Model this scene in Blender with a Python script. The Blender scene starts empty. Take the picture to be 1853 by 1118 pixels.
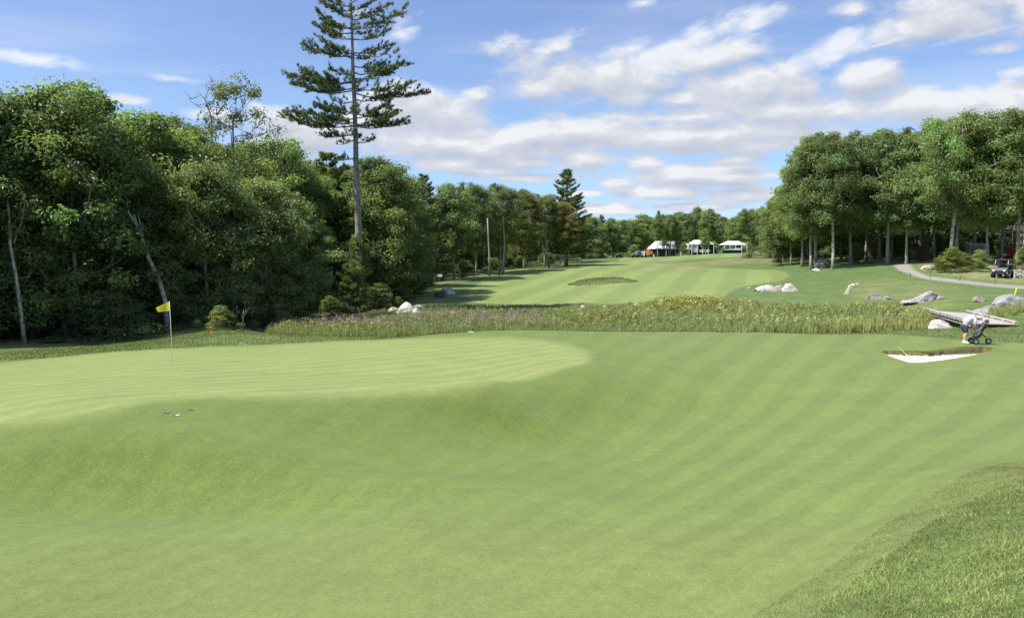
import bpy, bmesh, math, random
import numpy as np
from mathutils import Vector, Matrix, Euler

SC = bpy.context.scene
COL = SC.collection
R = math.radians

# ------------------------------------------------------------ camera, sky, sun, exposure
CAMZ, FPX, PW, PH, HORY = 6.0, 1441.0, 1853.0, 1118.0, 452.0
PITCH = math.atan((PH/2-HORY)/FPX)
cd = bpy.data.cameras.new('camera'); cam = bpy.data.objects.new('camera', cd); COL.objects.link(cam)
cam.location = (0, 0, CAMZ); cam.rotation_euler = (R(90)-PITCH, 0, 0)
cd.sensor_width = 36; cd.lens = 36*FPX/PW; cd.clip_start = .1; cd.clip_end = 6000
SC.camera = cam

SUN_EL, SUN_AZ = R(56), math.atan2(-1.0, -0.30)       # azimuth of the sun measured from +Y towards +X
SKY_STRENGTH, SUN_STRENGTH, EXPOSURE = 0.082, 4.6, 0.92
sd = bpy.data.lights.new('sun', 'SUN'); so = bpy.data.objects.new('sun', sd); COL.objects.link(so)
sd.energy = SUN_STRENGTH; sd.angle = R(.53); sd.color = (1.0, .955, .87)
sdir = Vector((math.sin(SUN_AZ)*math.cos(SUN_EL), math.cos(SUN_AZ)*math.cos(SUN_EL), math.sin(SUN_EL)))
so.rotation_euler = sdir.to_track_quat('Z', 'Y').to_euler(); so.location = (-60, -20, 80)

SC.view_settings.view_transform = 'Standard'; SC.view_settings.look = 'None'
SC.view_settings.gamma = 1; SC.view_settings.use_curve_mapping = False
SC.view_settings.exposure = EXPOSURE
SC.render.film_transparent = False
SC.cycles.max_bounces = 7; SC.cycles.diffuse_bounces = 4; SC.cycles.glossy_bounces = 2
SC.cycles.transmission_bounces = 3; SC.cycles.transparent_max_bounces = 4
SC.cycles.sample_clamp_indirect = 6

def raydir(px, py):
    dx = (px-PW/2)/FPX; dy = (PH/2-py)/FPX
    c, s = math.cos(PITCH), math.sin(PITCH)
    return Vector((dx, c+dy*s, -s+dy*c))
def at(px, py, Y):
    d = raydir(px, py); t = Y/d.y
    return Vector((d.x*t, Y, CAMZ+d.z*t))
def azel(px, py):
    d = raydir(px, py).normalized()
    return math.atan2(d.x, d.y), math.asin(d.z)

class NT:
    """small helper for node trees"""
    def __init__(s, tree): s.t = tree; s.n = tree.nodes; s.l = tree.links
    def node(s, typ, ins=None, **kw):
        n = s.n.new(typ)
        for k, v in kw.items(): setattr(n, k, v)
        for k, v in (ins or {}).items():
            sock = n.inputs[k]
            if isinstance(v, bpy.types.NodeSocket): s.l.new(v, sock)
            else: sock.default_value = v
        return n
    def math(s, op, a, b=0.0, c=0.0, clamp=False):
        return s.node('ShaderNodeMath', {0: a, 1: b, 2: c}, operation=op, use_clamp=clamp).outputs[0]
    def vmath(s, op, a, b=(0, 0, 0), out=0):
        return s.node('ShaderNodeVectorMath', {0: a, 1: b}, operation=op).outputs[out]
    def mix(s, f, a, b, blend='MIX'):
        n = s.n.new('ShaderNodeMix'); n.data_type = 'RGBA'; n.blend_type = blend
        for i, v in ((0, f), (6, a), (7, b)):
            if isinstance(v, bpy.types.NodeSocket): s.l.new(v, n.inputs[i])
            else: n.inputs[i].default_value = v if i == 0 or len(v) == 4 else (*v, 1)
        return n.outputs[2]
    def ramp(s, f, stops, interp='LINEAR'):
        n = s.n.new('ShaderNodeValToRGB'); n.color_ramp.interpolation = interp
        el = n.color_ramp.elements
        while len(el) < len(stops): el.new(.5)
        for e, (p, c) in zip(el, stops):
            e.position = p; e.color = (c, c, c, 1) if not hasattr(c, '__len__') else (*c, 1)
        s.l.new(f, n.inputs[0]); return n.outputs[0]
    def smooth(s, x, a, b):
        return s.node('ShaderNodeMapRange', {0: x, 1: a, 2: b, 3: 0.0, 4: 1.0}, interpolation_type='SMOOTHSTEP').outputs[0]

# clouds: (px, py, rx, ry, tilt_deg, strength) in photograph pixels, turned into sky directions
CUMULUS = [
 (905,84,52,24,-5,.62),(980,160,70,26,0,.6),(1085,145,125,42,5,.95),(1010,85,70,28,-20,.35),(1170,150,70,28,0,.8),
 (775,205,120,40,5,.9),(720,165,60,26,0,.4),(860,170,40,14,0,.5),(560,250,90,32,0,1.0),(490,215,55,26,0,.7),(640,215,60,22,0,.6),
 (845,262,190,28,2,1.1),(1010,240,170,24,-3,1.0),(1250,246,220,26,0,1.0),(950,296,90,12,0,.75),(1060,288,80,17,3,.9),
 (1300,100,85,26,-8,.8),(1335,165,120,36,-5,.95),(1240,175,50,20,0,.7),(1560,152,60,34,-10,.95),(1440,160,60,24,0,.85),
 (1460,196,190,24,0,.8),(1690,192,170,28,5,.95),(1830,190,70,32,-15,1.1),(1400,262,160,18,0,.8),(1240,212,230,20,0,.7),
 (1700,32,110,40,0,.8),(1800,90,60,13,0,.4),(1850,132,60,14,0,.5),(1540,20,60,20,0,.35),(1860,20,40,30,0,.5),
 (1165,294,38,16,0,1.0),(1270,318,125,17,2,1.2),(1190,346,95,12,0,1.15),(1345,352,75,12,0,1.1),(1095,378,90,11,0,1.0),(1240,375,100,7,0,.9),
 (1330,290,70,8,-3,.9),(1120,333,34,10,0,1.0),(820,296,80,11,0,1.0),(880,310,70,9,0,.9),(960,322,90,8,0,.8),(1070,350,60,7,0,.8),(225,182,50,11,0,.6),
 (1880,250,120,40,0,.7),(390,205,60,20,0,.4),(2050,120,150,60,0,.8),(-150,220,150,40,0,.6)]
WISPS = [
 (1270,65,150,22,-20,.85),(1195,105,70,22,-12,1.0),(1140,90,70,16,-15,.6),(1370,35,60,22,-20,.8),(1540,75,110,24,-15,.85),(1500,105,40,8,-5,.6),
 (1610,75,80,5,-13,.7),(1140,172,42,16,-5,.8),(60,108,80,12,2,.8),(310,142,50,9,0,.6),(730,60,44,34,-20,.5),(610,50,60,30,40,.35),
 (1165,6,40,12,-5,.5),(1780,60,150,8,-8,.3),(640,20,60,14,0,.25)]

w = bpy.data.worlds.new('World'); SC.world = w; w.use_nodes = True
def build_world():
    t = w.node_tree; t.nodes.clear(); N = NT(t)
    sky = N.node('ShaderNodeTexSky', sky_type='NISHITA', sun_disc=False, sun_elevation=SUN_EL,
                 sun_rotation=SUN_AZ % (2*math.pi), air_density=1.0, dust_density=.25, ozone_density=3.0, altitude=100)
    geo = N.node('ShaderNodeTexCoord')
    sep = N.node('ShaderNodeSeparateXYZ', {0: geo.outputs['Generated']})
    a = N.math('ARCTAN2', sep.outputs[0], sep.outputs[1]); e = N.math('ARCSINE', sep.outputs[2])
    p0 = N.node('ShaderNodeCombineXYZ', {0: a, 1: e, 2: 0.0}).outputs[0]
    cb = sep
    def field(p, blobs, soft):
        best = None
        for (px, py, rx, ry, tilt, s) in blobs:
            ca, ce = azel(px, py); rx_, ry_ = rx/FPX*math.cos(ca), ry/FPX
            if best is not None:          # keeps the evaluation in order, one blob after another
                q = N.node('ShaderNodeVectorMath', {0: best, 1: (1e-7, 1e-7, 0), 2: p}, operation='MULTIPLY_ADD').outputs[0]
            else: q = p
            m = N.node('ShaderNodeMapping', {0: q, 1: (ca, ce, 0), 2: (0, 0, R(-tilt)), 3: (rx_, ry_, 1)}, vector_type='TEXTURE')
            ln = N.vmath('LENGTH', m.outputs[0], out='Value')
            v = N.math('SUBTRACT', s+.24, ln)
            best = v if best is None else N.math('SMOOTH_MAX', best, v, soft)
        return best
    def noise(p, sx, sy, det, rough, dist=0.0, off=(0, 0, 0)):
        m = N.node('ShaderNodeMapping', {0: p, 1: off, 2: (0, 0, 0), 3: (sx, sy, 1)})
        return N.node('ShaderNodeTexNoise', {0: m.outputs[0], 2: 1.0, 3: det, 4: rough, 8: dist}, noise_dimensions='3D').outputs[0]
    # mask of the sky outside the photograph, where the same kind of cloud goes on
    def cover(p, full):
        s = N.node('ShaderNodeSeparateXYZ', {0: p})
        aa = N.math('ABSOLUTE', s.outputs[0])
        out = N.math('MAXIMUM', N.smooth(aa, .62, .95), N.smooth(s.outputs[1], .34, .6))
        g = noise(p, 3.2, 7.0, 1, .4, off=(5.3, 2.1, 0))
        base = N.math('MULTIPLY', N.math('SUBTRACT', g, .60), 5.0)
        base = N.math('ADD', base, N.math('MULTIPLY', N.math('SUBTRACT', 1.0, out), -3.0))
        f = N.math('MAXIMUM', field(p, CUMULUS, .10), base)
        n1 = noise(p, 17, 34, 7 if full else 4, .58, .35)
        n2 = noise(p, 5, 15, 2, .5, off=(1, 7, 0))
        f = N.math('ADD', f, N.math('MULTIPLY', N.math('SUBTRACT', n1, .5), 2.3))
        return N.math('ADD', f, N.math('MULTIPLY', N.math('SUBTRACT', n2, .5), .9))
    D = cover(p0, True)
    poff = N.vmath('ADD', N.node('ShaderNodeVectorMath', {0: D, 1: (1e-7, 1e-7, 0), 2: p0}, operation='MULTIPLY_ADD').outputs[0], (-.008, .014, 0))
    D2 = cover(poff, False)
    al = N.math('MULTIPLY', N.smooth(D, -.30, .62), .96)
    lit = N.math('MULTIPLY_ADD', N.math('SUBTRACT', D, D2), .65, .46, clamp=True)
    thin = N.math('SUBTRACT', 1.0, N.smooth(D, .2, 1.5))
    lit = N.math('ADD', lit, N.math('MULTIPLY', thin, .10), clamp=True)
    nl = noise(p0, 9, 26, 5, .6, .2, off=(4, 4, 0))
    lit = N.math('ADD', lit, N.math('MULTIPLY', N.math('SUBTRACT', nl, .5), 1.1), clamp=True)
    ccol = N.ramp(lit, [(0.0, (3.4, 3.65, 4.3)), (.45, (4.1, 4.3, 4.85)), (.72, (4.6, 4.75, 5.15)), (1.0, (5.7, 5.8, 6.0))])
    # fine bright fibres
    rot = N.node('ShaderNodeMapping', {0: p0, 1: (0, 0, 0), 2: (0, 0, R(-14)), 3: (1, 1, 1)}).outputs[0]
    wf = field(N.node('ShaderNodeVectorMath', {0: D2, 1: (1e-7, 1e-7, 0), 2: p0}, operation='MULTIPLY_ADD').outputs[0], WISPS, .2)
    wn = noise(rot, 14, 44, 7, .64, .5)
    wn2 = noise(p0, 30, 45, 5, .6, .2, off=(3, 3, 0))
    wD = N.math('ADD', wf, N.math('MULTIPLY', N.math('SUBTRACT', wn, .5), 2.0))
    wD = N.math('ADD', wD, N.math('MULTIPLY', N.math('SUBTRACT', wn2, .5), 1.5))
    wal = N.math('MULTIPLY', N.smooth(wD, -.15, 1.0), .85)
    # a thin milky veil low down
    vn = noise(p0, 2.5, 22, 4, .55, .3, off=(2, 9, 0))
    veil = N.math('MULTIPLY', N.smooth(vn, .42, .8), .28)
    skyc = N.node('ShaderNodeHueSaturation', {0: .5, 1: 1.02, 2: 1.0, 4: sky.outputs[0]}).outputs[0]
    el = N.math('MULTIPLY', e, 2.0, clamp=True)
    tint = N.ramp(el, [(0.0, (.60, .80, 1.26)), (.12, (.70, .84, 1.14)), (.35, (.96, .95, 1.06)), (.7, (1.06, .96, 1.08)), (1.0, (1.04, .96, 1.08))])
    c = N.mix(1.0, skyc, tint, 'MULTIPLY')
    up = N.smooth(e, -.03, .01)
    c = N.mix(N.math('MULTIPLY', veil, up), c, (5.6, 5.8, 6.2))
    c = N.mix(N.math('MULTIPLY', wal, up), c, (6.0, 6.15, 6.4))
    c = N.mix(N.math('MULTIPLY', al, up), c, ccol)
    bg = N.node('ShaderNodeBackground', {0: c, 1: SKY_STRENGTH})
    out = N.node('ShaderNodeOutputWorld'); t.links.new(bg.outputs[0], out.inputs[0])
    w.cycles.sampling_method = 'MANUAL'; w.cycles.sample_map_resolution = 512
SKY_TINT = (1.0, 1.0, 1.0)
build_world()

# ------------------------------------------------------------ mesh helpers
def make_mesh(name, V, F, mats=None, smooth=False, col=None, colname='tone', midx=None):
    """V (n,3); F list of int arrays (m,3) or (m,4); col (n,4) point colours"""
    me = bpy.data.meshes.new(name)
    V = np.asarray(V, dtype=np.float32)
    if not isinstance(F, list): F = [F]
    F = [np.asarray(f, dtype=np.int32) for f in F if len(f)]
    me.vertices.add(len(V)); me.vertices.foreach_set('co', V.ravel())
    nl = sum(f.size for f in F); nf = sum(len(f) for f in F)
    me.loops.add(nl); me.polygons.add(nf)
    me.loops.foreach_set('vertex_index', np.concatenate([f.ravel() for f in F]))
    tot = np.concatenate([np.full(len(f), f.shape[1], np.int32) for f in F])
    st = np.concatenate([[0], np.cumsum(tot)[:-1]]).astype(np.int32)
    me.polygons.foreach_set('loop_start', st)
    me.polygons.foreach_set('loop_total', tot)
    me.polygons.foreach_set('use_smooth', np.full(nf, bool(smooth)))
    if midx is not None: me.polygons.foreach_set('material_index', np.asarray(midx, np.int32))
    for m in (mats or []): me.materials.append(m)
    if col is not None:
        at_ = me.color_attributes.new(colname, 'FLOAT_COLOR', 'POINT')
        c = np.ones((len(V), 4), np.float32); c[:, :col.shape[1]] = col
        at_.data.foreach_set('color', c.ravel())
    me.update(calc_edges=True)
    return me

def tag(o, label=None, cat=None, group=None, kind=None):
    if label: o['label'] = label
    if cat: o['category'] = cat
    if group: o['group'] = group
    if kind: o['kind'] = kind
    return o
def link(name, me, parent=None, loc=None, **kw):
    o = bpy.data.objects.new(name, me); COL.objects.link(o)
    if parent is not None: o.parent = parent
    if loc is not None: o.location = loc
    return tag(o, **kw)
def empty(name, loc=(0, 0, 0), rz=0.0, **kw):
    o = bpy.data.objects.new(name, None); COL.objects.link(o)
    o.location = loc; o.rotation_euler = (0, 0, rz); o.empty_display_size = .3
    return tag(o, **kw)

class MB:
    """mesh builder that collects pieces for ONE mesh object"""
    def __init__(s): s.V = []; s.T = []; s.Q = []; s.n = 0; s.C = []
    def add(s, V, T=None, Q=None, c=None):
        V = np.asarray(V, dtype=np.float64).reshape(-1, 3)
        if T is not None and len(T): s.T.append(np.asarray(T, int)+s.n)
        if Q is not None and len(Q): s.Q.append(np.asarray(Q, int)+s.n)
        s.V.append(V); s.n += len(V)
        c = (1, 1, 1) if c is None else c
        s.C.append(np.broadcast_to(np.asarray(c, float), (len(V), 3)))
        return s
    def box(s, c, size, rz=0.0, rot=None, col=None):
        x, y, z = [v/2 for v in size]
        P = np.array([(-x,-y,-z),(x,-y,-z),(x,y,-z),(-x,y,-z),(-x,-y,z),(x,-y,z),(x,y,z),(-x,y,z)])
        M = np.array((rot or Euler((0, 0, rz))).to_matrix() if not isinstance(rot, Matrix) else rot.to_3x3())
        P = P @ M.T + np.array(c)
        return s.add(P, Q=[(0,3,2,1),(4,5,6,7),(0,1,5,4),(1,2,6,5),(2,3,7,6),(3,0,4,7)], c=col)
    def bar(s, a, b, wx, wz, col=None):
        a, b = Vector(a), Vector(b); d = b-a
        M = d.to_track_quat('Y', 'Z').to_matrix()
        return s.box((a+b)/2, (wx, d.length, wz), rot=M.to_4x4(), col=col)
    def tube(s, path, rad, sides=6, cap=True, col=None):
        P = np.asarray(path, float).reshape(-1, 3); n = len(P)
        rad = np.broadcast_to(np.asarray(rad, float), (n,))
        T = np.gradient(P, axis=0); T /= np.maximum(np.linalg.norm(T, axis=1, keepdims=True), 1e-9)
        ref = np.array([0.0, 0, 1]) if abs(T[0][2]) < .9 else np.array([1.0, 0, 0])
        U = np.cross(T, ref); U /= np.maximum(np.linalg.norm(U, axis=1, keepdims=True), 1e-9)
        W = np.cross(T, U)
        an = np.linspace(0, 2*np.pi, sides, endpoint=False)
        ring = P[:, None] + rad[:, None, None]*(np.cos(an)[None, :, None]*U[:, None]+np.sin(an)[None, :, None]*W[:, None])
        i = np.arange(n-1)[:, None]*sides; j = np.arange(sides)[None]; k = (j+1) % sides
        Q = np.stack([i+j, i+k, i+sides+k, i+sides+j], -1).reshape(-1, 4)
        V = ring.reshape(-1, 3); Tt = []
        if cap:
            V = np.vstack([V, P[:1], P[-1:]]); m = n*sides
            Tt = [(m, (q+1) % sides, q) for q in range(sides)] + [(m+1, (n-1)*sides+q, (n-1)*sides+(q+1) % sides) for q in range(sides)]
        return s.add(V, T=Tt, Q=Q, c=col)
    def lathe(s, prof, c=(0, 0, 0), sides=16, M=None, col=None):
        an = np.linspace(0, 2*np.pi, sides, endpoint=False); prof = np.asarray(prof, float)
        V = np.stack([np.outer(prof[:, 0], np.cos(an)), np.outer(prof[:, 0], np.sin(an)), np.repeat(prof[:, 1:2], sides, 1)], -1).reshape(-1, 3)
        if M is not None: V = V @ np.array(M.to_3x3()).T
        V = V+np.array(c); n = len(prof)
        i = np.arange(n-1)[:, None]*sides; j = np.arange(sides)[None]; k = (j+1) % sides
        Q = np.stack([i+j, i+k, i+sides+k, i+sides+j], -1).reshape(-1, 4)
        return s.add(V, Q=Q, c=col)
    def ell(s, c, r, M=None, seg=10, rings=7, col=None):
        ph = np.linspace(-np.pi/2, np.pi/2, rings)
        an = np.linspace(0, 2*np.pi, seg, endpoint=False)
        V = np.stack([np.outer(np.cos(ph), np.cos(an)), np.outer(np.cos(ph), np.sin(an)), np.repeat(np.sin(ph)[:, None], seg, 1)], -1).reshape(-1, 3)*np.array(r)
        if M is not None: V = V @ np.array(M.to_3x3()).T
        V = V+np.array(c); i = np.arange(rings-1)[:, None]*seg; j = np.arange(seg)[None]; k = (j+1) % seg
        return s.add(V, Q=np.stack([i+j, i+k, i+seg+k, i+seg+j], -1).reshape(-1, 4), c=col)
    def mesh(s, name, mat, smooth=False):
        V = np.vstack(s.V); F = []
        if s.T: F.append(np.vstack(s.T))
        if s.Q: F.append(np.vstack(s.Q))
        return make_mesh(name, V, F, [mat] if mat else None, smooth, np.vstack(s.C))
    def build(s, name, mat, parent=None, smooth=False, loc=None, **kw):
        return link(name, s.mesh(name, mat, smooth), parent, loc, **kw)

# ------------------------------------------------------------ materials
def new_mat(name):
    m = bpy.data.materials.new(name); m.use_nodes = True; m.node_tree.nodes.clear(); return m, NT(m.node_tree)
def finish(m, N, bsdf):
    o = N.node('ShaderNodeOutputMaterial'); N.l.new(bsdf, o.inputs[0]); return m
def plain(name, colr, rough=.6, spec=.3, metal=0.0, var=.12, scale=8.0, bump=0.0, bscale=30.0, use_attr=False, dirt=None):
    m, N = new_mat(name)
    tc = N.node('ShaderNodeTexCoord').outputs['Object']
    n1 = N.node('ShaderNodeTexNoise', {0: tc, 2: scale, 3: 5.0, 4: .6}).outputs[0]
    f = N.math('MULTIPLY_ADD', N.math('SUBTRACT', n1, .5), 2*var*1.6, 1.0)
    c = N.mix(1.0, (*colr, 1), N.node('ShaderNodeCombineColor', {0: f, 1: f, 2: f}).outputs[0], 'MULTIPLY')
    if use_attr:
        c = N.mix(1.0, c, N.node('ShaderNodeAttribute', attribute_name='tone').outputs[0], 'MULTIPLY')
    if dirt:
        n2 = N.node('ShaderNodeTexNoise', {0: tc, 2: scale*.4, 3: 4.0, 4: .6}).outputs[0]
        c = N.mix(N.smooth(n2, .5, .72), c, (*dirt, 1))
    ins = {'Base Color': c, 'Roughness': rough, 'Metallic': metal, 'Specular IOR Level': spec}
    if bump:
        nb = N.node('ShaderNodeTexNoise', {0: tc, 2: bscale, 3: 4.0, 4: .6}).outputs[0]
        ins['Normal'] = N.node('ShaderNodeBump', {0: bump, 1: .02, 'Height': nb}).outputs[0]
    return finish(m, N, N.node('ShaderNodeBsdfPrincipled', ins).outputs[0])

def grass_ground(name, stripe=0.0, grain=.5, patch=.2, coarse=0.0, rough=.85):
    """mown turf: vertex colour 'tone' times mowing stripes ('stripe' attribute), patches and blade grain"""
    m, N = new_mat(name)
    pos = N.node('ShaderNodeNewGeometry').outputs['Position']
    c = N.node('ShaderNodeAttribute', attribute_name='tone').outputs[0]
    st = N.node('ShaderNodeAttribute', attribute_name='stripe')
    sx = N.node('ShaderNodeSeparateXYZ', {0: st.outputs['Vector']})
    wob = N.node('ShaderNodeTexNoise', {0: pos, 2: .35, 3: 2.0}).outputs[0]
    ph = N.math('ADD', sx.outputs[0], N.math('MULTIPLY', wob, 1.2))
    s = N.math('SINE', ph)
    s = N.math('MULTIPLY', N.smooth(s, -.45, .45), 1.0)
    big = N.node('ShaderNodeTexNoise', {0: pos, 2: .55, 3: 5.0, 4: .65}).outputs[0]
    mid = N.node('ShaderNodeTexNoise', {0: pos, 2: 3.2, 3: 6.0, 4: .68, 8: .3}).outputs[0]
    mp = N.node('ShaderNodeMapping', {0: pos, 3: (1.0, .45, 1.0), 2: (0, 0, .35)}).outputs[0]
    med = N.node('ShaderNodeTexNoise', {0: pos, 2: 24.0, 3: 3.0, 4: .7}).outputs[0]
    streak = N.node('ShaderNodeTexNoise', {0: mp, 2: 9.0, 3: 4.0, 4: .65}).outputs[0]
    fine = N.node('ShaderNodeTexNoise', {0: pos, 2: 70.0, 3: 3.0, 4: .7}).outputs[0]
    f = N.math('MULTIPLY_ADD', N.math('SUBTRACT', s, .5), N.math('MULTIPLY', sx.outputs[1], stripe), 1.0)
    f = N.math('MULTIPLY', f, N.math('MULTIPLY_ADD', N.math('SUBTRACT', big, .5), patch*4.2, 1.0))
    f = N.math('MULTIPLY', f, N.math('MULTIPLY_ADD', N.math('SUBTRACT', mid, .5), patch*4.5+coarse*1.6, 1.0))
    f = N.math('MULTIPLY', f, N.math('MULTIPLY_ADD', N.math('SUBTRACT', streak, .5), patch*4.2, 1.0))
    f = N.math('MULTIPLY', f, N.math('MULTIPLY_ADD', N.math('SUBTRACT', fine, .5), grain*2.6, 1.0))
    f = N.math('MULTIPLY', f, N.math('MULTIPLY_ADD', N.math('SUBTRACT', med, .5), grain*1.5, 1.0))
    col = N.mix(1.0, c, N.node('ShaderNodeCombineColor', {0: f, 1: f, 2: f}).outputs[0], 'MULTIPLY')
    dry = N.node('ShaderNodeTexNoise', {0: pos, 2: 1.7, 3: 6.0, 4: .7, 8: .5}).outputs[0]
    k = N.math('MULTIPLY', N.smooth(dry, .55, .78), .16+coarse)
    warm = N.mix(1.0, col, (1.22, 1.04, .95), 'MULTIPLY')
    col = N.mix(k, col, warm)
    hgt = N.math('ADD', N.math('MULTIPLY', mid, .5+coarse), N.math('MULTIPLY', fine, .25))
    bmp = N.node('ShaderNodeBump', {0: .35+.5*coarse, 1: .03, 'Height': hgt}).outputs[0]
    b = N.node('ShaderNodeBsdfPrincipled', {'Base Color': col, 'Roughness': rough, 'Specular IOR Level': .12, 'Normal': bmp,
               'Sheen Weight': .25, 'Sheen Roughness': .5, 'Sheen Tint': (.75, .9, .4, 1)})
    return finish(m, N, b.outputs[0])

# ------------------------------------------------------------ terrain height, from surveyed points
# ('p', px, py, distance): ground seen at that pixel;  ('z', px, distance, height below the eye)
SURVEY = {
 -450: dict(p=[(1118,6.3),(780,13.5),(690,24)], z=[(32,-4.8),(45,-5.4),(75,-5.8),(140,-5.2)]),
 -150: dict(p=[(1118,6.3),(900,10.3),(800,13),(762,15),(700,21),(664,30)], z=[(36,-4.9),(46,-5.5),(75,-5.8),(120,-5.3)]),
 60: dict(p=[(1118,6.4),(980,8.8),(880,11.4),(800,12.8),(758,14.1),(730,15.8),(690,22),(665,28),(652,32.5)], z=[(38,-5.0),(46,-5.6),(60,-5.8),(100,-5.6)]),
 300: dict(p=[(1118,6.5),(980,9.1),(890,11.6),(810,13.0),(752,14.4),(725,15.9),(690,21.5),(656,27.6),(633,34),(618,42)], z=[(48,-5.3),(60,-5.8),(90,-6)]),
 420: dict(p=[(602,47)], z=[(52,-5.2),(62,-5.9)]),
 500: dict(p=[(1118,6.5),(980,9.2),(890,11.9),(820,13.6),(765,15.2),(722,17.0),(690,22),(656,28.6),(624,38.5),(605,46)], z=[(52,-5.6),(66,-6.1),(90,-6.2),(140,-5.5)]),
 640: dict(p=[(612,43)], z=[(50,-5.5),(64,-6.0),(110,-5.6)]),
 760: dict(p=[(1118,6.5),(980,9.2),(900,11.9),(850,14.2),(810,15.6),(765,17.0),(716,19.0),(690,23.5),(656,29),(614,39.5),(608,43),(550,88),(522,106),(500,128)], z=[(50,-5.4),(66,-6.1),(76,-6.2)]),
 900: dict(p=[(1118,6.5),(980,9.2),(900,11.9),(840,14.8),(800,16.9),(760,18.5),(703,20.4),(690,24),(656,29.5),(613,39),(598,46),(553,85),(530,99),(505,124),(490,148)], z=[(51,-5.3),(66,-6.1),(76,-6.3),(180,-4.0)]),
 1040: dict(p=[(1118,6.5),(980,9.2),(900,11.9),(850,14.4),(800,17.7),(750,20.4),(700,22.3),(672,24.3),(640,31.5),(612,39),(599,46),(553,84),(520,104),(498,128),(480,165),(470,205)], z=[(51,-5.4),(66,-6.2),(76,-6.2)]),
 1200: dict(p=[(1118,6.4),(980,8.9),(900,11.8),(830,15.8),(760,21.2),(710,24.2),(660,27.2),(632,33),(612,39.5),(600,46),(549,80),(520,98),(495,125),(478,165),(465,235)], z=[(51,-5.4),(62,-5.9),(72,-5.9)]),
 1400: dict(p=[(1118,6.0),(980,8.6),(900,11.2),(840,14.2),(780,18.2),(720,23.8),(660,30.2),(625,36.5),(603,45.5),(546,74),(521,90),(500,110),(486,134),(468,172),(457,215)], z=[(51,-5.3),(60,-5.6),(67,-5.4)]),
 1560: dict(p=[(1118,5.2),(1020,6.8),(930,9.6),(850,13.0),(780,17.6),(720,22.8),(670,28.2),(630,36),(608,43),(548,65),(530,76),(500,97),(480,116),(468,140),(459,190)], z=[(50,-5.2),(57,-5.2)]),
 1700: dict(p=[(1118,4.7),(1020,5.9),(930,7.7),(860,10.6),(800,15.2),(720,23),(668,29.6),(622,37),(596,46),(552,58),(535,65),(508,78),(490,92),(474,110)], z=[(50,-5.1),(54,-4.9),(150,-1.2)]),
 1850: dict(p=[(1118,4.4),(1020,5.4),(930,6.9),(860,9.5),(835,12.6),(780,17.2),(700,24.6),(655,31),(622,37.5),(587,47),(565,51),(540,60),(518,72),(500,83),(474,105)], z=[(150,-1.0)]),
 2150: dict(p=[(1118,4.2),(930,6.5),(860,9.3),(780,16.5),(700,24),(622,36.5),(560,52),(515,72),(480,100)], z=[(150,-.8)]),
}
EXTRA = [('z', 926, 300, -2.9), ('z', 1100, 350, -2.9), ('z', 1250, 300, -2.6), ('z', 1060, 240, -3.0), ('z', 1250, 420, -2.6), ('z', 600, 220, -4.5),
         ('z', 1500, 260, -.6), ('z', 1700, 260, -.3), ('z', 300, 200, -5), ('z', 0, 200, -5), ('z', 2100, 260, -.5), ('z', -300, 200, -5),
         ('z', 926, 650, -2.0), ('z', 200, 650, -3.0), ('z', 1700, 650, -1.0), ('z', 926, 2.6, -1.85), ('z', 926, .5, -1.72),
         ('z', 0, 2.6, -2.0), ('z', 1850, 2.6, -1.75), ('z', 1850, .5, -1.70), ('z', 0, .5, -1.72)]
KA = 1.35
def _pts():
    A, L, Z = [], [], []
    def put(P): A.append(math.atan2(P.x, P.y)); L.append(math.log(math.hypot(P.x, P.y))); Z.append(P.z)
    for px, d in SURVEY.items():
        for (py, Y) in d['p']: put(at(px, py, Y))
        for (Y, z) in d['z']:
            P = at(px, HORY, Y); P.z = CAMZ+z; put(P)
    for (_, px, Y, z) in EXTRA:
        P = at(px, HORY, Y); P.z = CAMZ+z; put(P)
    return np.array(A), np.array(L), np.array(Z)
_A, _L, _Z = _pts()
_C2 = .10**2
def _phi(a, l): return -np.sqrt((KA*(a[:, None]-_A[None]))**2+(l[:, None]-_L[None])**2+_C2)
_K = _phi(_A, _L); n_ = len(_A)
_Pm = np.stack([np.ones(n_), _A, _L], 1)
_M = np.block([[_K-np.eye(n_)*.0015*1.0, _Pm], [_Pm.T, np.zeros((3, 3))]])
_W = np.linalg.solve(_M, np.concatenate([_Z, np.zeros(3)]))
AZMAX = .80
BUNKER = dict(c=None)
HUMPS = []
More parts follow.
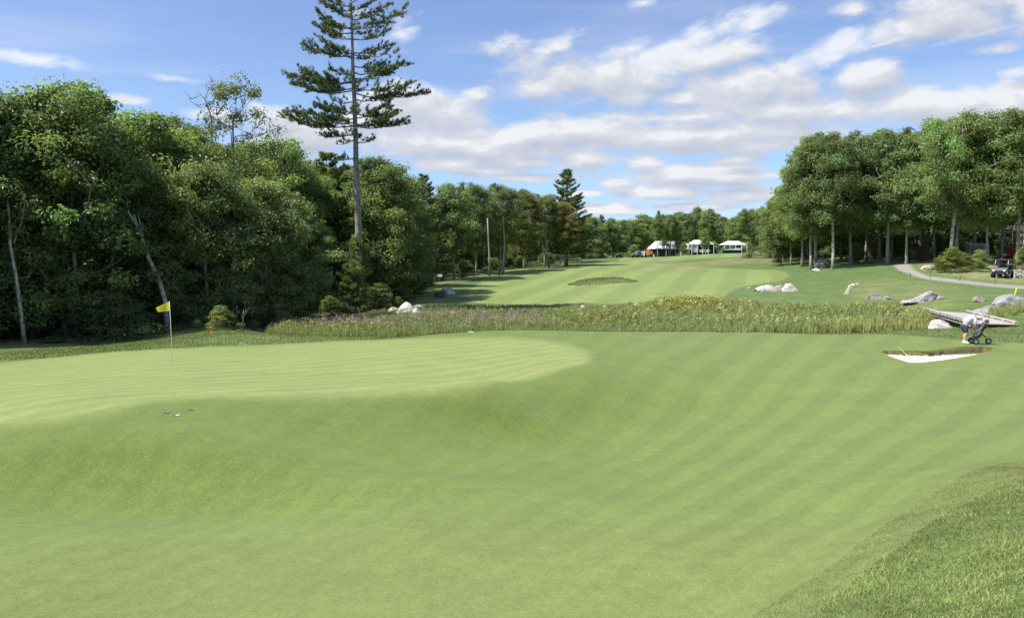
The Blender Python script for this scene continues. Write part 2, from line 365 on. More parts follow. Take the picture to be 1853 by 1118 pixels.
def height_al(a, l):
    """ground height at azimuth a and log distance l, arrays"""
    a = np.asarray(a, float).ravel(); l = np.asarray(l, float).ravel()
    ac = np.clip(a, -AZMAX, AZMAX); lc = np.clip(l, math.log(.5), math.log(600))
    z = np.empty(len(a))
    for i in range(0, len(a), 60000):
        s = slice(i, i+60000)
        z[s] = _phi(ac[s], lc[s]) @ _W[:n_] + _W[n_] + _W[n_+1]*ac[s] + _W[n_+2]*lc[s]
    # behind the camera and far out the land evens out
    t = np.clip((np.abs(a)-AZMAX)/.9, 0, 1); t = t*t*(3-2*t)
    base = CAMZ-1.75-2.2*(1-np.exp(-np.exp(lc)/25.0))
    z = z*(1-t)+base*t
    x = np.exp(l)*np.sin(a); y = np.exp(l)*np.cos(a)
    far = np.clip((np.exp(l)-40)/80, 0, 1)
    z = z + far*(.12*np.sin(x*.11+1.3)*np.cos(y*.083)+.07*np.sin(x*.31+y*.21))
    near = 1-np.clip((np.exp(l)-60)/60, 0, 1)
    z = z + near*(.012*np.sin(x*1.3+y*.7)*np.sin(y*1.1-x*.4))*np.clip((np.exp(l)-3)/5, 0, 1)
    for (hx, hy, ra, rb, hh) in HUMPS:
        q = np.clip(1-((x-hx)/ra)**2-((y-hy)/rb)**2, 0, 1); z = z+hh*q*q*(3-2*q)
    if BUNKER['c'] is not None:
        for (bx, by, ca, sa, ra, rb, dep) in BUNKER['c']:
            u = ((x-bx)*ca+(y-by)*sa)/ra; v = (-(x-bx)*sa+(y-by)*ca)/rb
            q = np.clip(1-(u*u+v*v), 0, 1); z = z - dep*(q**.5)*(q > 0)
    return z
def ground(x, y):
    return float(height_al([math.atan2(x, y)], [math.log(max(math.hypot(x, y), .01))])[0])
def ground_arr(x, y):
    return height_al(np.arctan2(x, y), np.log(np.maximum(np.hypot(x, y), .01)))
def hit(px, py, dmin=3.0, dmax=500.0):
    """first point of the ground along the line of sight"""
    d = raydir(px, py)
    Y = np.exp(np.linspace(math.log(dmin), math.log(dmax), 1400))
    x = d.x/d.y*Y; z = CAMZ+d.z/d.y*Y
    g = ground_arr(x, Y); below = np.nonzero(z <= g)[0]
    if len(below) == 0:
        i = int(np.argmin(z-g)); return Vector((x[i], Y[i], g[i]))
    i = below[0]
    if i == 0: return Vector((x[0], Y[0], g[0]))
    k = (z[i-1]-g[i-1])/((z[i-1]-g[i-1])-(z[i]-g[i])+1e-12)
    yy = Y[i-1]+k*(Y[i]-Y[i-1]); xx = d.x/d.y*yy
    return Vector((xx, yy, ground(xx, yy)))
def onground(px, Y):
    x = raydir(px, HORY); X = x.x/x.y*Y
    return Vector((X, Y, ground(X, Y)))

for _px, _py, _ra, _rb, _hh in [(520,862,4.8,1.9,.17),(800,905,3.2,1.8,.07),(930,800,3.8,2.2,-.18),(1180,705,3.6,2.2,.16),(250,900,4.0,1.5,-.10)]:
    _h = hit(_px, _py); HUMPS.append((_h.x, _h.y, _ra, _rb, _hh))
_h = hit(1093, 512.5); HUMPS.append((_h.x, _h.y+1.6, 5.0, 2.6, .55))
# ------------------------------------------------------------ zones of the ground
def zone_poly(pts):
    out = []
    for p in pts:
        if p[0] == 'd': P = onground(p[1], p[2])
        else: P = hit(p[0], p[1])
        out.append((math.atan2(P.x, P.y), math.log(math.hypot(P.x, P.y))))
    return np.array(out)
def dense(poly, closed=True, it=2):
    P = np.asarray(poly, float)
    for _ in range(it):                                    # corner cutting
        Q = np.roll(P, -1, 0)
        P = np.stack([.75*P+.25*Q, .25*P+.75*Q], 1).reshape(-1, 2)
    return P
Z = {}
Z['green'] = dense(zone_poly([(-260,800),(-40,772),(80,762),(180,748),(300,722),(420,718),(560,720),(700,713),(820,704),(900,693),(980,678),(1045,662),(1072,648),
     (1060,634),(1010,620),(940,612),(860,611),(760,613),(640,617),(520,622),(400,628),(280,634),(160,641),(60,651),(-40,662),(-300,690)]))
Z['apron'] = dense(zone_poly([('d',-900,3),(-600,1000),(-500,800),(-300,690),(-100,668),(0,655),(120,644),(300,632),(480,623),(600,617),(700,614),(760,610),(800,603),(850,598.5),
     (1000,599),(1200,601),(1400,602),('d',1430,45.5),('d',1500,45.5),('d',1600,44),(1700,613),(1780,619),(1900,622),(2200,630),(2300,800),(1960,840),(1853,848),(1800,853),(1740,878),(1660,925),
     (1580,985),(1500,1040),(1430,1090),(1390,1118),('d',1300,4.4),('d',1100,3)]), it=1)
Z['collar'] = dense(zone_poly([('d',1050,3),('d',1250,4.4),(1350,1118),(1430,1070),(1560,985),(1650,915),(1740,865),(1800,840),(1853,834),(2300,780),
     (2300,815),(1900,856),(1853,868),(1790,888),(1710,930),(1640,980),(1560,1040),(1490,1095),(1440,1140),('d',1400,3.9),('d',1300,3)]), it=1)
Z['fairway'] = dense(zone_poly([(905,551),(850,548),(845,530),(870,512),(880,500),(910,489),(980,484),(1060,477),(1130,473),(1190,476),(1240,482),(1330,486),(1400,488),(1430,496),
     (1420,508),(1360,515),(1318,527),(1310,540),(1260,546),(1150,549),(1040,551)]))
Z['fairway2'] = dense(zone_poly([(1100,473),(1200,464),(1300,460),(1400,456),(1440,455),(1380,462),(1300,467),(1220,472),(1160,476)]))
Z['dry'] = dense(zone_poly([(1120,480),(1180,474),(1250,476),(1330,468),(1400,460),(1470,457),(1480,466),(1420,474),(1340,477),(1270,481),(1190,484)]))
Z['path'] = dense(zone_poly([(2000,535),(1853,523),(1780,518),(1700,509),(1660,503),(1625,490),(1608,475),(1600,471),(1560,466),(1540,455),(1556,454.5),(1590,463),(1620,468),(1655,468),
     (1645,474),(1650,484),(1668,497),(1700,503),(1780,512),(1853,517),(2000,527)]))
Z['sand'] = dense(zone_poly([(1604,641),(1625,640),(1660,641),(1685,643),(1705,640),(1735,636),(1760,634.5),(1790,636.5),(1775,641),(1740,646),(1700,652),(1665,656),(1650,657),(1625,650)]), it=2)
Z['meadow'] = dense(zone_poly([('d',485,47),('d',600,45),('d',700,44.5),('d',790,46),('d',850,48.5),('d',1000,49),('d',1200,48.7),('d',1430,48),('d',1560,47),('d',1665,47.5),('d',1690,50),('d',1700,54),('d',1680,57),
     ('d',1600,63),('d',1500,66),('d',1400,72),('d',1300,78),('d',1200,80),('d',1000,84),('d',850,86),('d',760,86),('d',700,82),('d',680,76),('d',600,70),('d',520,62),('d',470,54)]))
Z['forest'] = dense(zone_poly([('d',-2500,34),('d',-600,35),('d',0,40),('d',230,45),('d',380,50),('d',470,56),('d',520,66),('d',620,80),('d',700,92),('d',730,112),('d',790,132),('d',860,150),('d',960,165),
     ('d',1030,200),('d',1050,235),('d',900,330),('d',300,330),('d',-1500,200)]), it=1)
Z['forest2'] = dense(zone_poly([('d',1660,118),('d',1760,103),('d',1900,98),('d',2300,98),('d',2600,230),('d',1600,230),('d',1480,150),('d',1560,128)]), it=1)
Z['dryside'] = dense(zone_poly([(1668,474),(1720,468),(1853,455),(2100,455),(2100,522),(1853,514),(1780,509),(1700,500),(1672,494),(1655,482)]), it=1)
Z['dryside2'] = dense(zone_poly([(735,532),(800,514),(850,502),(885,496),(840,497),(770,512),(720,530)]), it=1)
Z['dryside3'] = dense(zone_poly([(1555,515),(1610,512),(1700,524),(1720,540),(1640,545),(1560,535)]), it=1)

# fan-shaped grid round the photographer: fine in front, coarse behind
NA, NR = 640, 540
az = np.concatenate([np.linspace(-.80, .80, NA), np.linspace(.80, 2*math.pi-.80, 62)[1:-1]])
lr = np.concatenate([np.linspace(math.log(.4), math.log(3.2), 14)[:-1], np.linspace(math.log(3.2), math.log(420), NR-30), np.linspace(math.log(420), math.log(3500), 18)[1:]])
nr, na = len(lr), len(az)
DA, DL = az[1]-az[0], (math.log(420)-math.log(3.2))/(NR-31)
GA, GL = np.meshgrid(az, lr); GA = GA.copy(); GL = GL.copy()
def sdf(poly, a, l, reach=30.0):
    """signed distance in grid cells (inside > 0) and nearest point"""
    P = np.stack([a/DA, l/DL], -1); Q = poly/np.array([DA, DL])
    shp = a.shape; P = P.reshape(-1, 2)
    lo, hi = Q.min(0)-reach, Q.max(0)+reach
    sel = np.nonzero(((P > lo) & (P < hi)).all(1))[0]
    out = np.full(len(P), -1e3); near = P.copy()
    p = P[sel]; best = np.full(len(p), 1e9); nb = p.copy(); ins = np.zeros(len(p), bool)
    A_, B_ = Q, np.roll(Q, -1, 0)
    for s_, e_ in zip(A_, B_):
        d = e_-s_; L2 = max(d @ d, 1e-9); t = np.clip(((p-s_) @ d)/L2, 0, 1)
        q = s_+t[:, None]*d; dd = ((p-q)**2).sum(1)
        m = dd < best; best[m] = dd[m]; nb[m] = q[m]
        c = ((s_[1] > p[:, 1]) != (e_[1] > p[:, 1]))
        xx = s_[0]+(p[:, 1]-s_[1])/((e_[1]-s_[1]) or 1e-9)*(e_[0]-s_[0])
        ins ^= c & (p[:, 0] < xx)
    out[sel] = np.sqrt(best)*np.where(ins, 1, -1); near[sel] = nb
    return out.reshape(shp), near.reshape(shp+(2,))
for k in ('path', 'green', 'fairway', 'collar'):       # grid lines run along the crisp edges
    s, nb = sdf(Z[k], GA, GL, 3)
    m = np.abs(s) < .48
    m[:, NA-2:] = False; m[:, :2] = False; m[:15] = False
    GA[m] = nb[m][:, 0]*DA; GL[m] = nb[m][:, 1]*DL

# bunker: floor cut below the turf, with an upright face at its far side
b0 = zone_poly([(1604,641),(1790,636.5),(1650,657),(1745,634)])
S = {k: sdf(p, GA, GL)[0] for k, p in Z.items()}
GZ = height_al(GA, GL).reshape(GA.shape)
GX, GY = np.exp(GL)*np.sin(GA), np.exp(GL)*np.cos(GA)
GR = np.exp(GL)
def ss(x, a, b): t = np.clip((x-a)/(b-a), 0, 1); return t*t*(3-2*t)
# lip: turf rolls down to the sand; sand lies lower, steep at the back, flush at the front
sbd = S['sand']
_fr = (np.exp(zone_poly([(1650,657)])[0][1]), np.exp(zone_poly([(1700,638)])[0][1]))
back = ss(GR, _fr[0]+.6, _fr[0]+2.5)
_rng = np.random.default_rng(4)

def lin(c): # sRGB 0-255 -> linear
    c = np.asarray(c, float)/255; return np.where(c <= .04045, c/12.92, ((c+.055)/1.055)**2.4)
G_ROUGH   = np.array((.074, .112, .030)); G_APRON = np.array((.116, .150, .040)); G_GREEN = np.array((.180, .212, .068))
G_COLLAR  = np.array((.115, .142, .045)); G_FAIR  = np.array((.150, .190, .058)); G_DRY   = np.array((.18, .15, .068))
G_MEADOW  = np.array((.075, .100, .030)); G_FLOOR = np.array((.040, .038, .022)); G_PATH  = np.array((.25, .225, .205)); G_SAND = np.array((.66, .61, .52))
G_STRAW   = np.array((.21, .185, .085))
tone = np.broadcast_to(G_ROUGH, GA.shape+(3,)).copy()
def lay(key, c, w0, w1):
    global tone
    k = ss(S[key], w0, w1)[..., None]; tone = tone*(1-k)+np.asarray(c)*k
_n = .5+.5*np.sin(GX*.9+2*np.sin(GY*.21))*np.sin(GY*.33+1.7*np.sin(GX*.3))
lay('apron', G_APRON, -1.0, .6)
# tawny collar line along the apron's far edge
# collar cut in front of the green, with the slope's shading painted into the tone
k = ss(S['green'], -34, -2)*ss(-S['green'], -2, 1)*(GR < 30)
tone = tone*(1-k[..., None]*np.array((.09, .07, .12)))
k = ss(GR, 10.0, 13.2)*(1-.85*ss(GA, .02, .35))*(S['apron'] > -3)*(GR < 48); tone = tone*(1-k[..., None]*np.array((.14, .10, .26)))  # shade of the front slope painted into the apron tone, strongest on the left
k = ss(12-GR, 0, 5)*(S['apron'] > 0); tone = tone*(1+k[..., None]*np.array((.10, .04, .12)))  # lighter look of the low level turf painted in as a paler tone
lay('green', G_GREEN, -5.5, 4.5)
lay('fairway', G_FAIR, -1.2, 1.2); lay('fairway2', G_FAIR, -1.2, 1.2)
lay('meadow', G_MEADOW, -2, 2)
k = (ss(S['dry'], -5, 3)*(.35+.65*_n))[..., None]; tone = tone*(1-k)+G_DRY*k
k = (ss(S['dryside'], -2, 5)*(.55+.35*_n))[..., None]; tone = tone*(1-k)+G_STRAW*k
k = (ss(S['dryside2'], -4, 3)*.7)[..., None]; tone = tone*(1-k)+G_DRY*k
k = (ss(S['dryside3'], -14, 6)*(.15+.35*_n))[..., None]; tone = tone*(1-k)+G_STRAW*k
lay('collar', G_COLLAR, -.8, .8)
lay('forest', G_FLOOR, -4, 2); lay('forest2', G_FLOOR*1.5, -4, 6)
lay('path', G_PATH, -.2, .2)
# the longer grass on the mound behind the green
back_rough = ss(GR, 30, 34)*ss(-S['apron'], -.5, 1)*(1-ss(GR, 52, 60))
k = (back_rough*.75)[..., None]; tone = tone*(1-k)+np.array((.085, .118, .032))*k
tone = tone*(1+.05*_rng.standard_normal(GA.shape)[..., None]*0)
_q = ss(1-((GX-HUMPS[-1][0])/5.0)**2-((GY-HUMPS[-1][1])/2.6)**2, 0, .3)[..., None]; tone = tone*(1-_q)+np.array((.085, .105, .036))*_q
# mowing stripes: phase and amount
ph = np.zeros(GA.shape); am = np.zeros(GA.shape)
def dirphase(dx, dy, width):
    L = math.hypot(dx, dy); return (GX*dy/L-GY*dx/L)*math.pi/width
am_g = ss(S['green'], -1, 3)
fw = ss(np.maximum(S['fairway'], S['fairway2']), -1, 2)
ap = 1-np.clip(am_g+fw, 0, 1); ap = ap*(S['apron'] > 0)
ph_ap = (np.arctan2(GX+6.0, GY+2))*math.pi/.0215
ph = np.where(fw > .5, dirphase(9, 30, 3.1), np.where(am_g > .5, dirphase(10.5, 13, .55), ph_ap))
am = np.where(fw > .5, fw, np.where(am_g > .5, am_g*1.0, ap*(.30+.35*ss(GA, .0, .3))*ss(GR, 5, 10)))
roughstripe = (S['apron'] < 0) & (GR > 60) & (S['forest'] < 0) & (S['dryside'] < 0)
ph = np.where(roughstripe & (fw <= .5), dirphase(-20, 30, 2.4), ph); am = np.where(roughstripe & (fw <= .5), .5, am)

# --- bunker: the coarse ground is sunk under a finely built patch
B_FRONT = [(1602,640.5),(1612,645),(1630,651.5),(1650,656.8),(1675,655),(1705,651.5),(1740,646),(1770,641),(1792,637)]
B_BACK = [(1792,637),(1800,633),(1785,630),(1760,630),(1730,632),(1705,636),(1682,639.5),(1655,638),(1625,637.5),(1606,637.5),(1602,640.5)]
_wf = np.array([hit(*p)[:2] for p in B_FRONT]); _wb = np.array([hit(*p)[:2] for p in B_BACK])
BX0, BX1 = min(_wf[:, 0].min(), _wb[:, 0].min())-.9, max(_wf[:, 0].max(), _wb[:, 0].max())+.9
BY0, BY1 = min(_wf[:, 1].min(), _wb[:, 1].min())-.9, max(_wf[:, 1].max(), _wb[:, 1].max())+1.2
_in = (GX > BX0+.25) & (GX < BX1-.25) & (GY > BY0+.35) & (GY < BY1-.35)
GZ = GZ-_in*.5
# split the faces into the pieces of ground
def cidx(s): return (s[:-1, :-1]+s[1:, :-1]+s[:-1, 1:]+s[1:, 1:])/4
idx = np.arange(nr*na).reshape(nr, na)
wrap = np.concatenate([idx, idx[:, :1]], 1)
quads = np.stack([wrap[:-1, :-1], wrap[:-1, 1:], wrap[1:, 1:], wrap[1:, :-1]], -1)    # (nr-1, na, 4)
quads = quads[..., ::-1]
def face_s(key):
    s = np.concatenate([S[key], S[key][:, :1]], 1)
    return cidx(s)
zone = np.zeros(quads.shape[:2], int)
order = ['apron', 'green', 'fairway', 'fairway2', 'meadow', 'dryside', 'collar', 'forest', 'forest2', 'path']
ids = {'apron': 1, 'green': 2, 'fairway': 3, 'fairway2': 3, 'meadow': 4, 'dryside': 5, 'collar': 6, 'forest': 7, 'forest2': 7, 'path': 8, 'sand': 9}
for k in order:
    zone[face_s(k) > 0] = ids[k]
Vg = np.stack([GX, GY, GZ], -1).reshape(-1, 3)
# one centre cap under the photographer
M_TURF  = grass_ground('turf_rough', .16, .75, .30, .28)
M_APRON = grass_ground('turf_apron', .21, .65, .11, .0)
M_GREEN = grass_ground('turf_green', .13, .45, .10, .0)
M_FAIR  = grass_ground('turf_fairway', .19, .40, .14, .0)
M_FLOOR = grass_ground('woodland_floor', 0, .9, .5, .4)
M_MEAD  = grass_ground('meadow_soil', 0, .9, .5, .4)
M_DRYG  = grass_ground('turf_dry', 0, .8, .40, .4)
M_COLL  = grass_ground('turf_collar', 0, .60, .22, .12)
def surf_mat(name, grain, rough, scale):
    m, N = new_mat(name)
    pos = N.node('ShaderNodeNewGeometry').outputs['Position']
    c = N.node('ShaderNodeAttribute', attribute_name='tone').outputs[0]
    n1 = N.node('ShaderNodeTexNoise', {0: pos, 2: scale, 3: 6.0, 4: .7}).outputs[0]
    n2 = N.node('ShaderNodeTexNoise', {0: pos, 2: scale*.12, 3: 3.0, 4: .6}).outputs[0]
    f = N.math('MULTIPLY', N.math('MULTIPLY_ADD', N.math('SUBTRACT', n1, .5), grain, 1.0), N.math('MULTIPLY_ADD', N.math('SUBTRACT', n2, .5), grain*.7, 1.0))
    col = N.mix(1.0, c, N.node('ShaderNodeCombineColor', {0: f, 1: f, 2: f}).outputs[0], 'MULTIPLY')
    bmp = N.node('ShaderNodeBump', {0: .3, 1: .02, 'Height': n1}).outputs[0]
    return finish(m, N, N.node('ShaderNodeBsdfPrincipled', {'Base Color': col, 'Roughness': rough, 'Specular IOR Level': .2, 'Normal': bmp}).outputs[0])
M_PATH = surf_mat('path_asphalt', .3, .85, 6.0); M_SAND = surf_mat('bunker_sand', .12, .95, 14.0)
PIECES = [(0, 'rough_ground', M_TURF, 'mown rough grass ground rolling between green, fairway and woods'),
          (1, 'apron_ground', M_APRON, 'closely mown rolling apron around the putting green'),
          (2, 'putting_green', M_GREEN, 'pale striped putting green around the yellow flag'),
          (3, 'fairway', M_FAIR, 'striped fairway running away beyond the wildflower band'),
          (4, 'meadow_ground', M_MEAD, 'soil under the wildflower band behind the green'),
          (5, 'dry_grass_ground', M_DRYG, 'straw coloured dry grass bank above the cart path'),
          (6, 'collar_ground', M_COLL, 'tawny collar strip edging the apron at lower right'),
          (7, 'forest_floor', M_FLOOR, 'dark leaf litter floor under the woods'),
          (8, 'cart_path', M_PATH, 'pale grey cart path curving out of the right grove')
          ]
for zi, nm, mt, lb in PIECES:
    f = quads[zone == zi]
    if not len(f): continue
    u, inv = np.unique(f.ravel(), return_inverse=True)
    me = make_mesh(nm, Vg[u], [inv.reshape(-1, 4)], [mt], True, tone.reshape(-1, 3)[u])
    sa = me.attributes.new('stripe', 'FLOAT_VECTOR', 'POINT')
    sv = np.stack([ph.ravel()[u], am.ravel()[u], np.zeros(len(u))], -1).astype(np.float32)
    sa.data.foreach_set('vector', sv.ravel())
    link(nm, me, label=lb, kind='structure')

def bunker():
    def seg_dist(P, L):
        best = np.full(len(P), 1e9)
        for a, b in zip(L[:-1], L[1:]):
            d = b-a; t = np.clip(((P-a) @ d)/max(d @ d, 1e-9), 0, 1); best = np.minimum(best, np.hypot(*(P-(a+t[:, None]*d)).T))
        return best
    def sm(L):
        for _ in range(2): L = np.vstack([L[:1], np.stack([.75*L[:-1]+.25*L[1:], .25*L[:-1]+.75*L[1:]], 1).reshape(-1, 2), L[-1:]])
        return L
    wf, wb = sm(_wf), sm(_wb)
    rng = np.random.default_rng(6); wb = wb.copy(); wb[2:-2] += rng.normal(size=(len(wb)-4, 2))*.03
    nx, ny = int((BX1-BX0)/.05), int((BY1-BY0)/.045)
    X, Y = np.meshgrid(np.linspace(BX0, BX1, nx), np.linspace(BY0, BY1, ny)); P = np.stack([X.ravel(), Y.ravel()], 1)
    poly = np.vstack([wf, wb[1:-1]]); ins = np.zeros(len(P), bool)
    for s_, e_ in zip(poly, np.roll(poly, -1, 0)):
        c = ((s_[1] > P[:, 1]) != (e_[1] > P[:, 1])); ins ^= c & (P[:, 0] < s_[0]+(P[:, 1]-s_[1])/((e_[1]-s_[1]) or 1e-9)*(e_[0]-s_[0]))
    df, db = seg_dist(P, wf), seg_dist(P, wb)
    g = ground_arr(P[:, 0], P[:, 1])
    right = ss(P[:, 0], BX0+3.0, BX0+5.5)
    dep = (.15+.12*right)*np.clip(df/.9, 0, 1)**.75
    face = ins & (db < .07)
    sandm = ins & ~face
    z = g+.006-np.where(sandm, dep, 0)-np.where(face, dep*(db/.07)**.6, 0)
    z = z+np.where(sandm, .008*np.sin(P[:, 0]*9+P[:, 1]*3)*np.sin(P[:, 1]*7), 0)
    rise = (~ins)*np.exp(-(db/.35)**2)*(.03+.06*right); z = z+rise
    edge = np.minimum(np.minimum(P[:, 0]-BX0, BX1-P[:, 0]), np.minimum(P[:, 1]-BY0, BY1-P[:, 1])); z = np.where(edge < .02, g-.03, z)
    # turf colour taken over from the coarse ground
    ia = np.clip(((np.arctan2(P[:, 0], P[:, 1])+.80)/(1.6)*(NA-1)).round().astype(int), 0, NA-1); il = np.clip(np.searchsorted(lr, np.log(np.hypot(P[:, 0], P[:, 1]))), 0, nr-1)
    col = tone[il, ia].copy()
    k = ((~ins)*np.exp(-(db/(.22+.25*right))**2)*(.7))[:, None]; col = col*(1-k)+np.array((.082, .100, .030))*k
    col[sandm] = G_SAND*(.96+.06*rng.random((sandm.sum(), 1))); front_rim = sandm & (df < .05); col[front_rim] = col[front_rim]*.9  # sand slightly darker along the front edge
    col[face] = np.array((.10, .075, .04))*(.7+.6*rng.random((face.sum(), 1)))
    V = np.stack([P[:, 0], P[:, 1], z], 1); i = np.arange(ny-1)[:, None]*nx; j = np.arange(nx-1)[None]
    Q = np.stack([i+j, i+j+1, i+nx+j+1, i+nx+j], -1).reshape(-1, 4)
    inner = sandm[Q].sum(1) >= 3
    for m_, nm, mt, lb in ((inner, 'bunker_sand', M_SAND, 'white sand floor of the small bunker near the golfer'), (~inner, 'bunker_surround', M_APRON, 'turf round the small bunker with its dark cut lip')):
        f = Q[m_]; u, inv = np.unique(f.ravel(), return_inverse=True)
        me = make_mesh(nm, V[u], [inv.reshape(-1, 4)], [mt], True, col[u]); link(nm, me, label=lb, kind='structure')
bunker()
# ------------------------------------------------------------ foliage and bark materials
def leaf_mat(name, c, var=.35, trans=.35, gloss=.12, seedvar=.25):
    m, N = new_mat(name)
    a = N.node('ShaderNodeAttribute', attribute_name='tone').outputs[0]
    oi = N.node('ShaderNodeObjectInfo')
    rnd = oi.outputs['Random']
    f = N.math('MULTIPLY_ADD', N.math('SUBTRACT', rnd, .5), seedvar*2, 1.0)
    cc = N.mix(1.0, (*c, 1), a, 'MULTIPLY')
    cc = N.mix(1.0, cc, N.node('ShaderNodeCombineColor', {0: f, 1: f, 2: f}).outputs[0], 'MULTIPLY')
    r2 = N.math('FRACT', N.math('MULTIPLY', rnd, 7.31))
    cc = N.mix(N.math('MULTIPLY', r2, .6), cc, N.mix(1.0, cc, (1.12, 1.06, .75), 'MULTIPLY'))
    d = N.node('ShaderNodeBsdfPrincipled', {'Base Color': cc, 'Roughness': .48, 'Specular IOR Level': gloss*2})
    tcol = N.mix(1.0, cc, (1.6, 1.85, .9), 'MULTIPLY')
    t = N.node('ShaderNodeBsdfTranslucent', {0: tcol})
    mx = N.node('ShaderNodeMixShader', {0: trans, 1: d.outputs[0], 2: t.outputs[0]})
    return finish(m, N, mx.outputs[0])
L_OAK = leaf_mat('leaf_oak', (.160, .205, .092), trans=.44, gloss=.22); L_LIGHT = leaf_mat('leaf_light', (.200, .240, .110), trans=.45, gloss=.22)
L_DARK = leaf_mat('leaf_dark', (.145, .185, .082), trans=.44, gloss=.22); L_SHRUB = leaf_mat('leaf_shrub', (.145, .180, .062), seedvar=.1)
L_PINE = leaf_mat('needles_pine', (.125, .155, .065), trans=.15, seedvar=.15); L_PINEY = leaf_mat('needles_young', (.105, .150, .038), trans=.25)
L_RED = leaf_mat('leaf_red', (.16, .060, .035)); L_PALE = leaf_mat('leaf_pale', (.155, .185, .085), trans=.35)
def bark_mat(name, c, dark, zs=.25, scale=9.0):
    m, N = new_mat(name)
    tc = N.node('ShaderNodeTexCoord').outputs['Object']
    mp = N.node('ShaderNodeMapping', {0: tc, 3: (1, 1, zs)}).outputs[0]
    n1 = N.node('ShaderNodeTexNoise', {0: mp, 2: scale, 3: 6.0, 4: .7, 8: .4}).outputs[0]
    n2 = N.node('ShaderNodeTexNoise', {0: tc, 2: 1.3, 3: 4.0, 4: .6}).outputs[0]
    col = N.mix(N.smooth(n1, .38, .62), (*dark, 1), (*c, 1))
    f = N.math('MULTIPLY_ADD', N.math('SUBTRACT', n2, .5), .9, 1.0)
    col = N.mix(1.0, col, N.node('ShaderNodeCombineColor', {0: f, 1: f, 2: f}).outputs[0], 'MULTIPLY')
    bp = N.node('ShaderNodeBump', {0: .8, 1: .04, 'Height': n1}).outputs[0]
    return finish(m, N, N.node('ShaderNodeBsdfPrincipled', {'Base Color': col, 'Roughness': .9, 'Specular IOR Level': .15, 'Normal': bp}).outputs[0])
B_OAK = bark_mat('bark_oak', (.38, .35, .30), (.18, .16, .14)); B_PINE = bark_mat('bark_pine', (.33, .29, .25), (.15, .125, .11), .3, 7)
B_PALE = bark_mat('bark_pale', (.48, .45, .39), (.22, .20, .17), .8, 4); B_DEAD = bark_mat('bark_dead', (.20, .19, .17), (.12, .11, .10))

# ------------------------------------------------------------ leaf geometry
def unit(v): return v/np.maximum(np.linalg.norm(v, axis=-1, keepdims=True), 1e-9)
def leaf_quads(P, Nn, size, rng, aspect=.55, fold=.18):
    n = len(P); T = unit(np.cross(Nn, unit(rng.normal(size=(n, 3))))); B = np.cross(Nn, T)
    s = np.asarray(size).reshape(-1, 1)*np.ones((n, 1))
    l = s*.5; w_ = l*aspect
    V = np.stack([P-T*l, P+B*w_+Nn*s*fold-T*l*.1, P+T*l, P-B*w_+Nn*s*fold-T*l*.1], 1).reshape(-1, 3)
    return V, np.arange(4*n).reshape(n, 4)
def cluster_leaves(C, rad, per, size, rng, flat=.62, up=.50, out=.85, shell=.36, tonevar=.22):
    """C (m,3) centres, rad (m,), 'per' leaves each, spread through a lumpy flattened ball"""
    m = len(C); n = m*per
    d = unit(rng.normal(size=(n, 3)))
    rr = (rng.random(n)**shell)
    ci = np.repeat(np.arange(m), per)
    lump = 1+.35*np.sin(d[:, 0]*4+ci*1.7)*np.sin(d[:, 1]*5+ci*2.3)
    off = d*(rr*rad[ci]*lump)[:, None]*np.array([1, 1, flat])
    P = C[ci]+off
    Nn = unit(d*out+np.array([0, 0, up])+rng.normal(size=(n, 3))*.33)
    V, Q = leaf_quads(P, Nn, size*(.7+.6*rng.random(n)), rng)
    ct = 1+tonevar*rng.normal(size=m); lt = 1+.22*rng.normal(size=n)
    tn = np.clip(ct[ci]*lt, .4, 1.9)
    hue = rng.normal(size=m)*.06
    col = np.stack([tn*(1+hue[ci]*1.5), tn, tn*(1-hue[ci])], -1)
    return V, Q, np.repeat(col, 4, 0)

